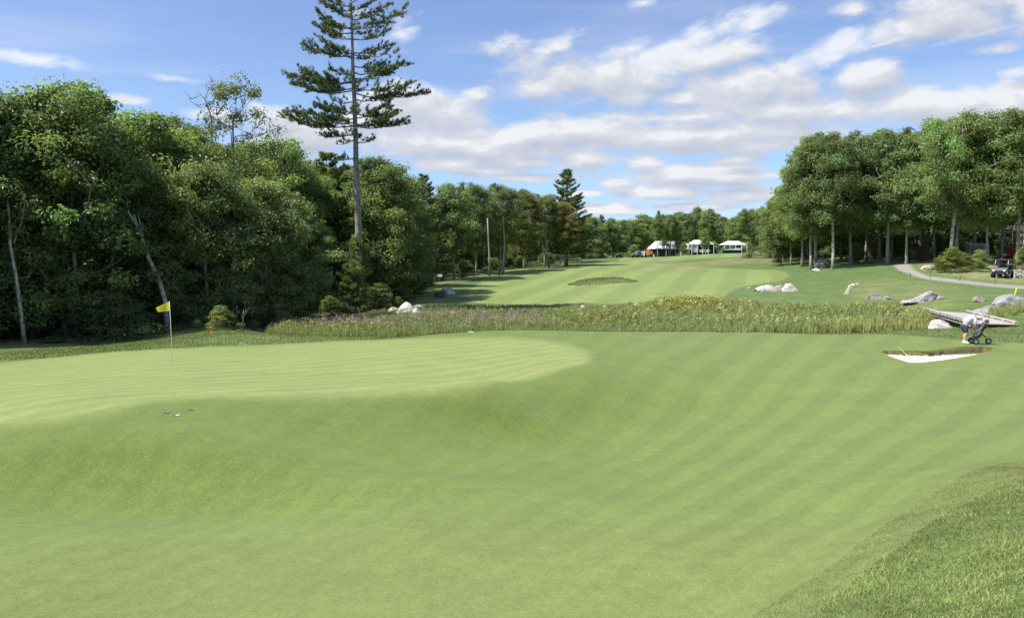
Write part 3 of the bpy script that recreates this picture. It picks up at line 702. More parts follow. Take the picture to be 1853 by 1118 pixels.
def deciduous(seed, H=17., cb=.32, cr=4.6, tr=.24, ncl=150, per=150, lsz=.24, crad=1.15, lean=(0, 0), forks=1, shape='oak', sparse=0.0, trunk_z=None):
    """trunk + limbs mesh and crown mesh, base at the origin"""
    rng = np.random.default_rng(seed); wood = MB()
    stems = []
    for f in range(forks):
        th = rng.random()*6.28+f*2.4; sp = 0 if forks == 1 else .07
        n = 9; zz = np.linspace(-.4, H*.86, n)
        wx = np.cumsum(rng.normal(size=n))*.07*H/17; wy = np.cumsum(rng.normal(size=n))*.07*H/17
        t = np.clip(zz/H, 0, 1)
        px = wx-wx[0]+(lean[0]*t+sp*np.cos(th)*t*1.0)*H+.18*np.cos(th)*(forks > 1)
        py = wy-wy[0]+(lean[1]*t+sp*np.sin(th)*t*1.0)*H+.18*np.sin(th)*(forks > 1)
        path = np.stack([px, py, zz], 1)
        rad = tr*(1.0 if forks == 1 else .78)*(1-.80*t**.9); rad[0] *= 1.35; rad[1] *= 1.04
        wood.tube(path, rad, 9); stems.append((path, rad))
    # crown envelope
    cz0, cz1 = H*cb, H
    def env(t):   # radius of the crown at relative crown height
        if shape == 'oak': return cr*(np.sin(np.pi*np.clip(.14+.80*t, 0, 1))**.62)
        if shape == 'tall': return cr*(np.sin(np.pi*np.clip(.10+.82*t, 0, 1))**.8)
        if shape == 'low': return cr*(np.clip(1-t, 0, 1)**.55)*(.85+.15*np.sin(t*9))
        return cr*np.sqrt(np.clip(1-(2*t-1)**2, 0.02, 1))
    t = rng.random(ncl)**.85; th = rng.random(ncl)*6.283
    lob = 1+.25*np.sin(th*3+seed)+.22*np.sin(th*5+t*9+seed*2)
    r = env(t)*lob*(rng.random(ncl)**.42)
    z = cz0+(cz1-cz0)*t-.45*crad+rng.normal(size=ncl)*.35
    path, rad = stems[0]
    pz = path[:, 2]
    ax = np.interp(z, pz, path[:, 0]); ay = np.interp(z, pz, path[:, 1])
    C = np.stack([ax+r*np.cos(th), ay+r*np.sin(th), z], 1)
    # main limbs, then twigs from the limb or trunk to each clump
    nl = 11; limbs = []
    for i in range(nl):
        st = stems[i % forks]; tz = cz0*.86+(H*.80-cz0*.86)*(i/(nl-1))**.9
        b = np.array([np.interp(tz, st[0][:, 2], st[0][:, 0]), np.interp(tz, st[0][:, 2], st[0][:, 1]), tz])
        a = i*2.4+seed; L_ = env(np.clip((tz+1.5-cz0)/(H-cz0), .15, .9))*(.72+.2*rng.random())
        rise = L_*(.45+.5*rng.random())*(1.0 if shape != 'low' else .6)
        k = np.linspace(0, 1, 5)[:, None]
        e = b+np.array([np.cos(a)*L_, np.sin(a)*L_, rise])
        P = b*(1-k)+e*k; P[:, 2] += np.sin(k[:, 0]*np.pi)*(-.12*L_)+0; P[1:4] += rng.normal(size=(3, 3))*.12
        r0 = np.interp(tz, st[0][:, 2], st[1])*.55
        wood.tube(P, np.linspace(r0, .03, 5), 5, cap=False); limbs.append(P)
    LP = np.vstack(limbs+[np.stack([np.interp(np.linspace(cz0, H*.84, 12), s[0][:, 2], s[0][:, j]) if j < 2 else np.linspace(cz0, H*.84, 12) for j in range(3)], 1) for s in stems])
    for c in C[::2]:
        low = LP[LP[:, 2] < c[2]+.3]
        if not len(low): low = LP
        q = low[np.argmin(((low-c)**2).sum(1))]
        mid = (q+c)/2+np.array([0, 0, -.15])+rng.normal(size=3)*.1
        wood.tube([q, mid, c], [.045*H/17, .028, .012], 3, cap=False)
    keep = rng.random(ncl) > sparse
    C = C[keep]
    V, Q, col = cluster_leaves(C, crad*(.65+.7*rng.random(len(C))), per, lsz, rng)
    return wood, make_mesh('crown', V, Q, None, False, col)

def needle_tufts(P, D, rng, ln=.22, per=9, wd=.014, spread=.55):
    """bundles of needles at P pointing along D, three-sided thin triangles"""
    n = len(P); pi = np.repeat(np.arange(n), per); m = n*per
    d = unit(D[pi]+rng.normal(size=(m, 3))*spread)
    s = unit(np.cross(d, rng.normal(size=(m, 3))))
    L_ = ln*(.7+.6*rng.random(m))[:, None]
    V = np.stack([P[pi]-s*wd, P[pi]+s*wd, P[pi]+d*L_], 1).reshape(-1, 3)
    tn = np.clip(1+.25*rng.normal(size=n), .5, 1.8)[pi]
    return V, np.arange(3*m).reshape(m, 3), np.repeat(np.stack([tn]*3, -1), 3, 0)

def bough(wood, b, az_, length, rise, r0, rng, sweep=.18, step=.20, start=.25, width=.24, ln=.26, out=None, per=9, dens=1.0, wd=.022):
    """one pine limb: wood tube, side sprays, needle tufts collected in out"""
    k = np.linspace(0, 1, 8)
    dx, dy = math.sin(az_), math.cos(az_)
    P = np.stack([b[0]+dx*length*k, b[1]+dy*length*k, b[2]+rise*k+sweep*length*(k**2.2)-.06*length*np.sin(k*np.pi)], 1)
    P[1:] += rng.normal(size=(7, 3))*length*.012
    wood.tube(P, np.linspace(r0, .012, 8), 5, cap=False)
    ns = max(4, int(length/step*dens))
    for j in range(ns):
        s_ = start+(1-start)*(j+rng.random())/ns
        q = np.array([np.interp(s_, k, P[:, i]) for i in range(3)])
        side = -1 if j % 2 else 1
        ang = az_+side*(.5+.6*rng.random()); L2 = min(1.25, length*width)*(1.2-.5*s_)*(.6+.7*rng.random())
        e = q+np.array([math.sin(ang)*L2, math.cos(ang)*L2, L2*(.05+.75*rng.random())])
        wood.tube([q, e], [.014, .006], 3, cap=False)
        m = max(3, int(L2/.10))
        tt = rng.random(m)[:, None]**.7; pts = q*(1-tt)+e*tt+rng.normal(size=(m, 3))*.05
        dd = np.tile(unit((e-q)[None])[0]*.6+np.array([0, 0, .75]), (m, 1))
        out[0].append(pts); out[1].append(dd)

def pine_proto(seed, H=19., cb=.25, cr=3.2, tr=.22, whorls=24, per=9, ln=.42, col_lean=0, dens=1.3, wd=.05):
    rng = np.random.default_rng(seed); wood = MB(); out = ([], [])
    n = 8; zz = np.linspace(-.4, H*.99, n); path = np.stack([np.cumsum(rng.normal(size=n))*.04, np.cumsum(rng.normal(size=n))*.04, zz], 1)
    path[:, :2] -= path[0, :2]; wood.tube(path, np.linspace(tr, .03, n), 8)
    for i in range(whorls):
        t = (i+.5*rng.random())/whorls; z = H*(cb+(1-cb)*.97*t)
        b = np.array([np.interp(z, zz, path[:, 0]), np.interp(z, zz, path[:, 1]), z])
        L0 = cr*(1-t)**.75*(.75+.25*np.sin(min(1, t*5)*np.pi/2))+.35
        for j in range(5):
            if rng.random() < .12: continue
            bough(wood, b+np.array([0, 0, rng.normal()*.2]), j*1.257+i*.7+rng.normal()*.2, L0*(.65+.45*rng.random()), L0*(.05+.28*t), .06*(1-t)+.015, rng, sweep=.12+.2*t, out=out, step=.26, dens=dens)
    P = np.vstack(out[0]); D = np.vstack(out[1])
    V, F, c = needle_tufts(P, D, rng, ln, per, wd)
    return wood, make_mesh('crown', V, F, None, False, c)

# ------------------------------------------------------------ tree kinds (shared mesh data)
KIND = {}
def kind(name, wood, crown, bark, leaf, H):
    tm = wood.mesh('trunk', bark, True); crown.materials.append(leaf)
    KIND[name] = (tm, crown, H, bark, leaf)
kind('oak_a', *deciduous(11, 18, .34, 4.9, .25, 190, 150, .31, 1.15), B_OAK, L_OAK, 18)
kind('oak_b', *deciduous(23, 18, .30, 4.3, .22, 170, 170, .28, 1.1, shape='tall'), B_OAK, L_OAK, 18)
kind('oak_fork', *deciduous(37, 18, .38, 5.0, .24, 190, 170, .28, 1.2, forks=2), B_PALE, L_OAK, 18)
kind('wood_a', *deciduous(41, 17, .10, 4.2, .20, 230, 190, .235, 1.05, shape='tall'), B_OAK, L_DARK, 17)
kind('wood_b', *deciduous(53, 17, .06, 4.6, .20, 230, 140, .29, 1.15, shape='oak'), B_OAK, L_DARK, 17)
kind('maple', *deciduous(67, 13, .08, 4.4, .17, 230, 170, .24, 1.05, shape='oak'), B_OAK, L_LIGHT, 13)
kind('sparse', *deciduous(71, 18, .45, 3.4, .18, 120, 80, .20, .8, shape='tall', sparse=.35), B_DEAD, L_LIGHT, 18)
kind('bushy', *deciduous(83, 6, .02, 2.6, .07, 90, 130, .19, .75, shape='low'), B_OAK, L_LIGHT, 6)
kind('understorey', *deciduous(97, 5, .02, 2.8, .06, 80, 120, .20, .8, shape='low'), B_OAK, L_DARK, 5)
kind('far_a', *deciduous(101, 17, .30, 4.4, .22, 85, 110, .46, 1.5), B_PALE, L_OAK, 17)
kind('far_b', *deciduous(103, 17, .26, 3.9, .20, 80, 110, .46, 1.45, shape='tall'), B_PALE, L_OAK, 17)
kind('far_c', *deciduous(107, 17, .12, 4.2, .20, 95, 110, .46, 1.5, shape='oak'), B_OAK, L_DARK, 17)
kind('far_hi', *deciduous(109, 17, .50, 3.6, .22, 80, 100, .44, 1.3, shape='oak'), B_PALE, L_OAK, 17)
kind('pine', *pine_proto(5, 19, .12, 3.6, .23), B_PINE, L_PINE, 19)
kind('pine_b', *pine_proto(9, 17, .22, 4.2, .22, 20), B_PINE, L_PINEY, 17)
kind('spruce_small', *pine_proto(15, 4.2, .03, 1.25, .05, 16, per=16, ln=.20, wd=.022), B_PINE, L_PINEY, 4.2)

TREEN = 0
def tree(k, px, Y, top=None, H=None, wide=1.0, rz=None, label='', group=None, name=None, cat='tree', sink=0.0, leaf=None, bark=None):
    global TREEN
    TREEN += 1
    tm, cm, H0, b0_, l0_ = KIND[k]
    g = onground(px, Y)
    if top is not None: H = at(px, top, Y).z-g.z
    s = H/H0
    rz = rz if rz is not None else (TREEN*2.399) % 6.283
    nm = name or {'pine': 'pine_tree', 'pine_b': 'pine_tree', 'spruce_small': 'spruce_tree', 'maple': 'maple_tree', 'bushy': 'leafy_shrub', 'understorey': 'leafy_shrub',
                  'oak_a': 'oak_tree', 'oak_b': 'oak_tree', 'oak_fork': 'oak_tree', 'sparse': 'thin_tree'}.get(k, 'broadleaf_tree')
    e = empty(nm, (g.x, g.y, g.z-sink), rz, label=label, cat=cat, group=group)
    e.scale = (s*wide, s*wide, s)
    t = link('trunk', tm, e); c = link('crown', cm, e)
    if leaf: c.material_slots[0].link = 'OBJECT'; c.material_slots[0].material = leaf
    if bark: t.material_slots[0].link = 'OBJECT'; t.material_slots[0].material = bark
    return e
ORD = 'first second third fourth fifth sixth seventh eighth ninth tenth eleventh twelfth thirteenth fourteenth fifteenth sixteenth seventeenth eighteenth nineteenth twentieth twenty-first twenty-second twenty-third twenty-fourth twenty-fifth twenty-sixth twenty-seventh twenty-eighth'.split()
# ------------------------------------------------------------ the wood on the left, front row from left to right
GW = 'trees of the left wood'
def T(k, px, Y, top, label, wide=1.0, group=GW, **kw): return tree(k, px, Y, top=top, label=label, wide=wide, group=group, **kw)
T('wood_a', -215, 46, 150, 'broadleaf tree at the outermost left edge of the left wood', 1.1)
T('wood_b', -120, 47, 165, 'dark broad tree just outside the left end of the wood edge', 1.1)
T('wood_b', -20, 49, 168, 'dark broadleaf tree filling the far left corner of the picture', 1.1)
T('wood_a', 52, 51, 178, 'dark tree left of the tallest rounded crown at the left wood edge')
T('wood_b', 132, 52, 150, 'tall rounded crown rising highest at the left end of the wood', 1.05, leaf=L_OAK)
T('wood_a', 205, 55, 222, 'dark tree filling the dip right of the tall rounded crown', 1.1)
T('wood_b', 288, 58, 205, 'broad oak whose crown stands above the leaning pale trunk', 1.05)
T('wood_a', 345, 62, 215, 'dark tree behind the light green maple, left of the thin half bare tree', 1.0)
T('sparse', 425, 66, 148, 'thin half bare tree poking above the wood left of the tall pine', 1.0, leaf=L_PALE)
T('maple', 372, 56, 300, 'pale green maple bulging from the wood right of the flag', .95)
T('maple', 470, 60, 330, 'light green maple between the flag and the tall pine', 1.1)
T('wood_a', 430, 76, 262, 'light crowned tree behind the two pale maples', 1.1, leaf=L_LIGHT)
T('wood_b', 500, 84, 250, 'full crowned tree behind the maples, left of the tall pine', 1.0, leaf=L_OAK)
T('maple', 545, 83, 372, 'low dark leaved maple just left of the tall pine trunk', 1.0, leaf=L_OAK)
T('pine_b', 592, 93, 272, 'yellow green pine crown directly left of the tall pine trunk', 1.15)
T('wood_a', 545, 88, 285, 'broadleaf tree behind the yellow green pine', 1.1)
T('wood_b', 690, 90, 283, 'broad dark tree directly right of the tall pine trunk', 1.05)
T('wood_a', 632, 96, 300, 'dark tree behind the tall pine trunk', 1.05)
T('wood_b', 735, 98, 318, 'dark tree at the corner where the wood meets the mown slope', 1.0)
T('pine', 768, 108, 312, 'dark pine with layered boughs beside the first fairway shadow', 1.2, leaf=L_PINE)
T('far_c', 800, 122, 350, 'dark tree with dense crown right of the layered pine', .9)
T('oak_a', 822, 124, 332, 'bright oak crown right of the layered pine at the fairway edge', .95)
T('oak_b', 862, 134, 336, 'rounded oak over the two pale trunks at the fairway edge', 1.0)
T('oak_a', 905, 140, 334, 'broad oak in the middle of the receding wood edge', .95)
T('oak_b', 948, 150, 346, 'oak with yellowing top left of the big cone shaped pine', 1.05, leaf=leaf_mat('leaf_turning', (.200, .205, .075)))
T('oak_a', 985, 158, 352, 'rounded oak left of the big cone shaped pine', .85)
T('pine', 1026, 162, 303, 'big cone shaped pine standing above the far end of the left wood', 1.4)
T('oak_b', 1022, 158, 368, 'brownish green tree in front of the big cone shaped pine', .95, leaf=leaf_mat('leaf_olive', (.175, .175, .075)))
T('oak_b', 1050, 178, 398, 'last small oak at the far end of the left wood', .9)
# lower growth along the edge of the wood
GU = 'shrubs along the edge of the left wood'
_e = [(-160,49,590),(-70,50,575),(20,51,585),(75,53,590),(140,53,580),(190,50,540),(240,52,560),(300,54,560),(345,55,545),(395,55,585),(440,58,560),(500,70,560),(545,78,562),(590,86,556),(650,92,550),
      (690,84,525),(720,90,520),(752,104,505),(790,118,492),(840,132,482),(890,146,478),(940,156,474),(990,166,468),(1035,190,465)]
for i, (px, Y, top) in enumerate(_e):
    tree('understorey' if i % 3 or i < 8 else 'bushy', px, Y, top=top-10, wide=1.9, label=ORD[i]+' dark shrub from the left along the shady foot of the left wood', group=GU, cat='shrub', leaf=L_DARK)  # darker leaf puts the shade at the wood's foot into the colour
# rows behind the edge, so that the wood is deep and dark
GB = 'trees standing deeper in the left wood'
rg = random.Random(8)
_k = ['wood_a', 'wood_b', 'oak_a', 'oak_b', 'wood_b']
row = [(px, Y) for (px, Y) in [(-330,52),(-240,58),(-150,60),(-60,62),(20,63),(95,64),(170,66),(245,70),(315,74),(385,80),(450,86),(515,96),(580,104),(640,112),(700,116),(760,126),(810,140),(860,150),(910,162),(960,172),(1005,182),(1040,200)]]
for r_ in range(3):
    for i, (px, Y) in enumerate(row):
        Yd = Y*(1+.16*r_)+rg.uniform(-2, 2); pp = px+rg.uniform(-22, 22)+20*r_
        front = np.interp(px, [-330, 0, 130, 200, 300, 420, 500, 640, 760, 860, 1005], [170, 185, 178, 235, 225, 250, 268, 300, 335, 350, 368])
        k = _k[(i+r_) % 5] if Yd < 110 else ['far_a', 'far_c', 'far_b'][(i+r_) % 3]
        tree(k, pp, Yd, top=front+rg.uniform(4, 30)+6*r_, wide=1.1, label='broadleaf tree among the many standing deeper inside the left wood', group=GB)
# trees that throw the shade from the left, outside the frame
for i in range(14):
    X, Y = -(26+rg.random()*16), 12+i*4.2
    g = ground(X, Y)
    e = empty('broadleaf_tree', (X-4, Y, g), i*1.3, label='broadleaf tree of the wood beyond the left side of the putting green', cat='tree', group='trees left of the green')
    if Y < 30: e.location.x -= 14
    H = 16+rg.random()*2; e.scale = (H/17,)*3
    link('trunk', KIND['wood_a'][0], e); link('crown', KIND['wood_a'][1] if i % 2 else KIND['wood_b'][1], e)

# ------------------------------------------------------------ the grove on the right
GR_ = 'oaks of the right grove'
def O(k, px, Y, top, label, wide=1.0, **kw): return tree(k, px, Y, top=top, label=label, wide=wide, group=GR_, **kw)
O('oak_b', 1468, 117, 258, 'first pale trunked oak at the left end of the right grove beside the dark boulder', .92, bark=B_PALE)
O('oak_a', 1476, 121, 245, 'second oak of the pair left of the dark boulder', .9, bark=B_PALE)
O('oak_fork', 1509, 113, 238, 'oak with a forked pale trunk just right of the dark boulder', .88)
O('oak_b', 1540, 118, 247, 'oak with a dark trunk where the path leaves the grove', .95)
O('oak_a', 1607, 112, 236, 'oak with a straight trunk right beside the cart path bend', .98)
O('oak_b', 1641, 110, 246, 'oak with a slightly leaning pale trunk right of the cart path', .85, bark=B_PALE)
O('oak_fork', 1718, 101, 207, 'large forked pale oak behind the big green shrubs', 1.0)
O('oak_a', 1732, 108, 218, 'dark trunked oak close behind the large forked oak', .95)
O('oak_b', 1788, 100, 222, 'slim oak between the forked oak and the wooden tower', .95)
O('oak_a', 1843, 96, 196, 'dark trunked oak at the right picture edge beside the wooden tower', .98)
O('oak_b', 1920, 92, 200, 'oak just outside the right picture edge', 1.0)
O('oak_a', 2010, 90, 190, 'broad oak beyond the right picture edge', 1.0)
O('oak_b', 2120, 88, 190, 'oak furthest right of the grove outside the picture', 1.0)
O('oak_b', 1432, 138, 330, 'lower oak left of the grove on the hill crest', .95)
O('oak_a', 1452, 132, 285, 'oak filling the left shoulder of the right grove', .9)
O('oak_a', 1568, 128, 262, 'oak behind the cart path in the middle of the grove', .95)
O('oak_b', 1592, 126, 243, 'oak behind the straight trunk beside the cart path', .9)
O('oak_a', 1665, 122, 238, 'oak deeper in the grove left of the forked oak', 1.0)
O('oak_b', 1690, 118, 222, 'tall oak crown left of the forked oak', .95)
O('oak_a', 1762, 116, 215, 'tall oak crown right of the forked oak', .95)
O('oak_b', 1812, 112, 222, 'tall oak crown between slim oak and picture edge', .95)
O('oak_b', 1400, 152, 362, 'small oak stepping down from the grove towards the far trees', .95)
O('oak_a', 1418, 150, 345, 'rounded oak stepping down from the grove', .9)
GRB = 'trees behind the right grove'
for r_ in range(3):
    for i in range(14):
        px = 1415+i*48+rg.uniform(-16, 16); Y = 138+r_*17+rg.uniform(-4, 4)
        top = np.interp(px, [1425, 1480, 1560, 1640, 1700, 1850, 2050], [345, 275, 262, 262, 240, 232, 225])+rg.uniform(0, 22)
        tree(['far_c', 'far_b', 'far_c'][(i+r_) % 3] if r_ == 0 else 'far_c', px, Y, top=top, wide=1.05, label='broadleaf tree among the dense ranks behind the right grove', group=GRB)
GRU = 'undergrowth shrubs beneath the right grove'
for i in range(22):
    px = 1560+i*22+rg.uniform(-12, 12); Y = 122+rg.uniform(-4, 16)
    if 1590 < px < 1650 : Y += 8
    tree('bushy' if i % 2 else 'understorey', px, Y, H=2.2+rg.random()*2.6, wide=1.3, label='leafy shrub in the dappled shade beneath the right grove', group=GRU, cat='shrub', leaf=L_LIGHT if i % 3 else L_OAK)

# ------------------------------------------------------------ far line of trees
GF = 'trees of the far wood beyond the fairway'
fl = np.interp
def ftop(px): return fl(px, [1050, 1072, 1090, 1105, 1130, 1160, 1190, 1220, 1255, 1270, 1290, 1305, 1330, 1360, 1400, 1440], [408, 404, 392, 400, 392, 386, 388, 386, 388, 380, 384, 398, 388, 380, 378, 368])
i = 0
px = 1052.0
while px < 1445:
    Y = fl(px, [1050, 1100, 1180, 1300, 1440], [235, 285, 330, 320, 250])
    for r_ in range(4):
        k = ['far_a', 'far_b', 'far_c', 'far_a'][(i+r_) % 4] if r_ else ['far_hi', 'far_b', 'far_a'][int(px) % 3]
        tree(k, px+rg.uniform(-8, 8)+5*r_, Y*(1+.06*r_)+rg.uniform(-4, 4), top=ftop(px)+rg.uniform(-4, 9)+2*r_, wide=.95,
             label='broadleaf tree in the far wood beyond the fairway' if r_ else ORD[int((px-1052)/15.5)]+' tree from the left along the front edge of the far wood', group=GF+(' (front edge)' if not r_ else ''), leaf=L_OAK)
        i += 1
    px += 15.5
tree('pine', 1088, 300, top=388, wide=1.25, label='dark pine rising above the left end of the far wood', group=GF)
tree('pine', 1191, 345, top=380, wide=.9, label='small pine tip above the middle of the far wood', group=GF)
tree('bushy', 1237, 262, top=440, wide=1.1, label='rounded bush in front of the long white tent', cat='shrub', leaf=L_DARK)
for px, Y, H in [(1148,300,4.5),(1290,290,5),(1285,292,4),(1072,250,4),(1082,246,3.5),(1330,280,3.5),(1352,276,4),(1310,285,3)]:
    tree('understorey', px, Y, H=H, wide=1.4, label='low green bush at the foot of the far wood', cat='shrub', group='low bushes before the far wood', leaf=L_LIGHT)

# the trees standing in front of the tents, with open trunks
for k, px, Y, top, cbw, lb in [('far_hi',1190,268,392,.8,'tree in front of the left end of the long pavilion tent'),('far_a',1206,274,396,.7,'tree before the left half of the long pavilion tent'),('far_hi',1213,270,392,.75,'slim tree before the middle of the long pavilion tent'),
        ('far_b',1230,272,390,.8,'tree before the right half of the long pavilion tent'),('far_hi',1247,268,388,.8,'tree at the joint of the pavilion and the taller tent'),('oak_b',1277,262,388,.7,'leafy tree partly hiding the taller white tent'),
        ('far_hi',1300,262,400,.7,'tree between the taller tent and the open canopy'),('far_hi',1343,246,380,.9,'tree standing in front of the open canopy tent'),('far_hi',1379,240,376,.8,'tree with a pale trunk right of the open canopy tent'),('far_hi',1403,232,372,.8,'tree left of the pale boulder on the hill crest')]:
    tree(k, px, Y, top=top, wide=cbw, label=lb, group='trees in front of the tents', leaf=L_OAK)
tree('far_hi', 1277, 258, H=6.5, wide=1.2, label='young tree with low foliage in front of the taller tent', leaf=L_OAK)
# low dark growth closing the view beneath the crowns
for i in range(30):
    px = 1405+i*24; tree('understorey', px, 172+rg.uniform(-5, 12), H=6+rg.random()*2.5, wide=1.4, label='tall shrub closing the view behind the right grove', group='tall shrubs behind the right grove', cat='shrub', leaf=L_DARK)
for i in range(26):
    px = 700+i*15; tree('understorey', px, np.interp(px, [700, 1090], [125, 235])+rg.uniform(0, 8), H=5+rg.random()*2.5, wide=1.4, label='tall shrub in the dark interior of the left wood', group='tall shrubs inside the left wood', cat='shrub', leaf=L_DARK)
# ------------------------------------------------------------ tall pine beside the meadow
M_WHITE = plain('white_paint', (.80, .79, .76), .5, .3, var=.06, scale=3)
M_BLACK = plain('black_plastic', (.022, .023, .026), .42, .4, var=.25, scale=6)
M_RUBBER = plain('black_rubber', (.018, .018, .018), .8, .2, var=.3, scale=12)
M_STEEL = plain('grey_steel', (.38, .39, .40), .4, .5, metal=.7, var=.15)
M_GREYP = plain('silver_grey_paint', (.33, .34, .36), .35, .5, var=.12, scale=3)
M_LUMBER = plain('new_lumber', (.78, .52, .28), .7, .2, var=.25, scale=5)
M_WEATH = plain('weathered_wood', (.37, .34, .32), .85, .15, var=.4, scale=9, bump=.4)
M_RAIL = plain('weathered_rail', (.42, .40, .385), .85, .15, var=.30, scale=7, bump=.3)
M_YEL = plain('yellow_paint', (.85, .62, .03), .5, .3)
M_RED = plain('red_paint', (.60, .05, .03), .5, .3)
M_ORANGE = plain('orange_paint', (.55, .25, .06), .45, .4, var=.15)
M_BLUE = plain('blue_paint', (.10, .20, .38), .45, .4)
M_GLASS = plain('dark_glass', (.03, .04, .05), .1, .6, var=.1)
M_FAB = plain('tent_fabric', (.58, .59, .60), .7, .2, var=.10, scale=.5)
M_DARKNET = plain('dark_mesh_wall', (.035, .038, .040), .8, .1, var=.4, scale=1.2)
M_TEAL = plain('teal_cover', (.16, .27, .27), .7, .2, var=.2, scale=1)

def tall_pine():
    rng = np.random.default_rng(77); Y0 = 78.6; mp = Y0/FPX
    g = at(651, 562, Y0); g.z = ground(g.x, g.y)
    root = empty('tall_pine_tree', g, label='very tall lone pine with a bare trunk and layered dark boughs rising above the meadow', cat='tree')
    pz = [(651,575),(650,500),(649,430),(647,360),(645,300),(643,240),(641,180),(639,120),(637,60),(635,0),(634,-22)]
    P = []
    for px, py in pz:
        q = at(px, py, Y0); P.append((q.x-g.x+rng.normal()*.01, rng.normal()*.05, q.z-g.z))
    P = np.array(P); wd = MB()
    wd.tube(P, [.46, .37, .34, .31, .27, .23, .20, .165, .12, .07, .03], 12)
    wd.build('trunk', B_PINE, root, True)
    wood = MB(); out = ([], [])
    def lim(y, tx, ty, sweep=.1, dens=1.0, start=.22, width=.26, az_off=None):
        x0 = np.interp(y, [q[1] for q in pz][::-1], [q[0] for q in pz][::-1])
        b = at(x0, y, Y0)-g; e = at(tx, ty, Y0)-g
        lat = abs(e.x-b.x); off = az_off if az_off is not None else rng.uniform(-.45, .45)
        a = (math.pi/2 if e.x > b.x else -math.pi/2)+off
        L_ = lat/math.cos(off); rise = (e.z-b.z)-sweep*L_
        bough(wood, (b.x, 0, b.z), a, L_, rise, .075, rng, sweep=sweep, step=.205, start=start, width=width*1.5, out=out, dens=dens)
    for a in [(54,725,20,.12),(36,694,8,.16),(19,676,-4,.2),(99,722,100,.0,.35),(96,700,84,.05,.6),(131,733,118,.1),(142,715,128,.05),(169,765,164,.06,1.1),(160,742,160,.05,.8),(228,728,222,.05,1.2),(226,716,212,.1,1.1),(206,712,202,.1),(214,700,190,.1),
              (258,677,252,.05,.8),(180,700,176,.1,.6),(72,700,60,.1,.7),(120,690,112,.1,.7),
              (54,578,24,.16,1.2),(50,584,40,.1,1.2),(60,583,58,.0,1.1),(70,596,68,.05),(102,557,88,.1,1.1),(107,588,76,.16),(98,600,88,.1,.7),(150,530,140,.1,1.3),(148,548,128,.15,1.3),(163,538,158,.04,1.3),(160,570,150,.05,1.2),(228,522,216,.1,1.2),
              (222,540,208,.12,1.1),(201,572,192,.1,1.2),(206,590,198,.08,1.2),(241,585,246,.0,1.0),(252,612,262,.0,.7),(215,560,205,.1),(135,600,128,.1,.8),(185,600,182,.05,.6),
              (12,600,2,.2,1.2),(20,588,10,.2,1.2),(5,668,-14,.2,1.0),(0,610,-14,.2),(-10,655,-22,.2),(-12,622,-24,.2),(32,608,22,.2,1.1),(30,662,20,.2,.8)]:
        lim(*a)
    for y in [250, 228, 205, 165, 150, 104, 60, 28]:      # limbs towards and away from the viewer
        for s in (0, 1):
            b = at(np.interp(y, [0, 300], [635, 645]), y, Y0)-g
            a = (0 if s else math.pi)+rng.uniform(-.6, .6); L_ = 1.4+rng.random()*1.6*min(1, (y+60)/150)
            bough(wood, (b.x, 0, b.z), a, L_, .3, .05, rng, sweep=.12, out=out, step=.2)
    for a in [(285,612,292,.0,1.0),(292,676,300,.0,.5),(300,604,312,.0,.8)]: lim(*a)
    wood.build('limbs', B_PINE, root)
    Pn, Dn = np.vstack(out[0]), np.vstack(out[1])
    V, F, c = needle_tufts(Pn, Dn, rng, .30, 9, .030, .75)
    link('crown', make_mesh('crown', V, F, [L_PINE], False, c), root)
    # climbing creeper round the lower trunk
    iv = empty('climbing_ivy', g, label='green creeper wrapped round the lower trunk of the very tall pine', cat='ivy')
    C = []
    for py in np.linspace(424, 545, 46):
        c0 = at(np.interp(py, [424, 545], [649, 650.5]), py, Y0)-g
        th = rng.random()*6.28; r = .38+.25*math.exp(-((py-475)/32)**2)+rng.random()*.12
        if py > 515: r *= .8
        C.append((c0.x+r*math.cos(th), r*math.sin(th), c0.z))
    for px, py in [(668,452),(675,458),(662,448),(668,490),(663,470),(636,440),(638,450)]:
        q = at(px, py, Y0)-g; C.append((q.x, -.2, q.z))
    C = np.array(C)
    V, Q, col = cluster_leaves(C, np.full(len(C), .42), 90, .17, rng, flat=.9)
    link('ivy_leaves', make_mesh('ivy_leaves', V, Q, [L_SHRUB], False, col), iv)
    st = MB()
    for k in range(3):
        t = np.linspace(0, 1, 10); st.tube(np.stack([.42*np.cos(t*5+k*2), .42*np.sin(t*5+k*2), .3+t*6.2], 1), .025, 4)
    st.build('ivy_stem', B_PINE, iv)
tall_pine()
tree('spruce_small', 633, 77.2, top=478, wide=1.15, label='small bright green conifer at the left foot of the very tall pine', leaf=L_SHRUB)
tree('spruce_small', 668, 80, top=522, wide=1.0, label='smaller bright conifer just right of the very tall pine trunk', leaf=L_SHRUB)
for px, Y, top, lb, lf in [(598,73,538,'yellow green bush left of the small bright conifer',L_SHRUB),(690,79,540,'green bush between the very tall pine and the white rocks',L_LIGHT),
                          (398,50,556,'pale silvery leaved bush beneath the trunk right of the flag',L_PALE),(352,51,578,'low bush right behind the flag at the wood edge',L_LIGHT),
                          (505,58,564,'low green bush where the meadow meets the wood',L_LIGHT),(545,62,562,'rounded bush in the shade left end of the meadow',L_SHRUB),(456,54,580,'small bush by the bare grey stems at the wood edge',L_SHRUB),
                          (720,84,538,'yellow flowering bush just behind the white pointed rock',L_SHRUB),(838,126,494,'small yellowish bush at the edge of the fairway shadows',L_SHRUB)]:
    tree('bushy', px, Y, top=top, wide=1.9, label=lb, cat='shrub', leaf=lf)

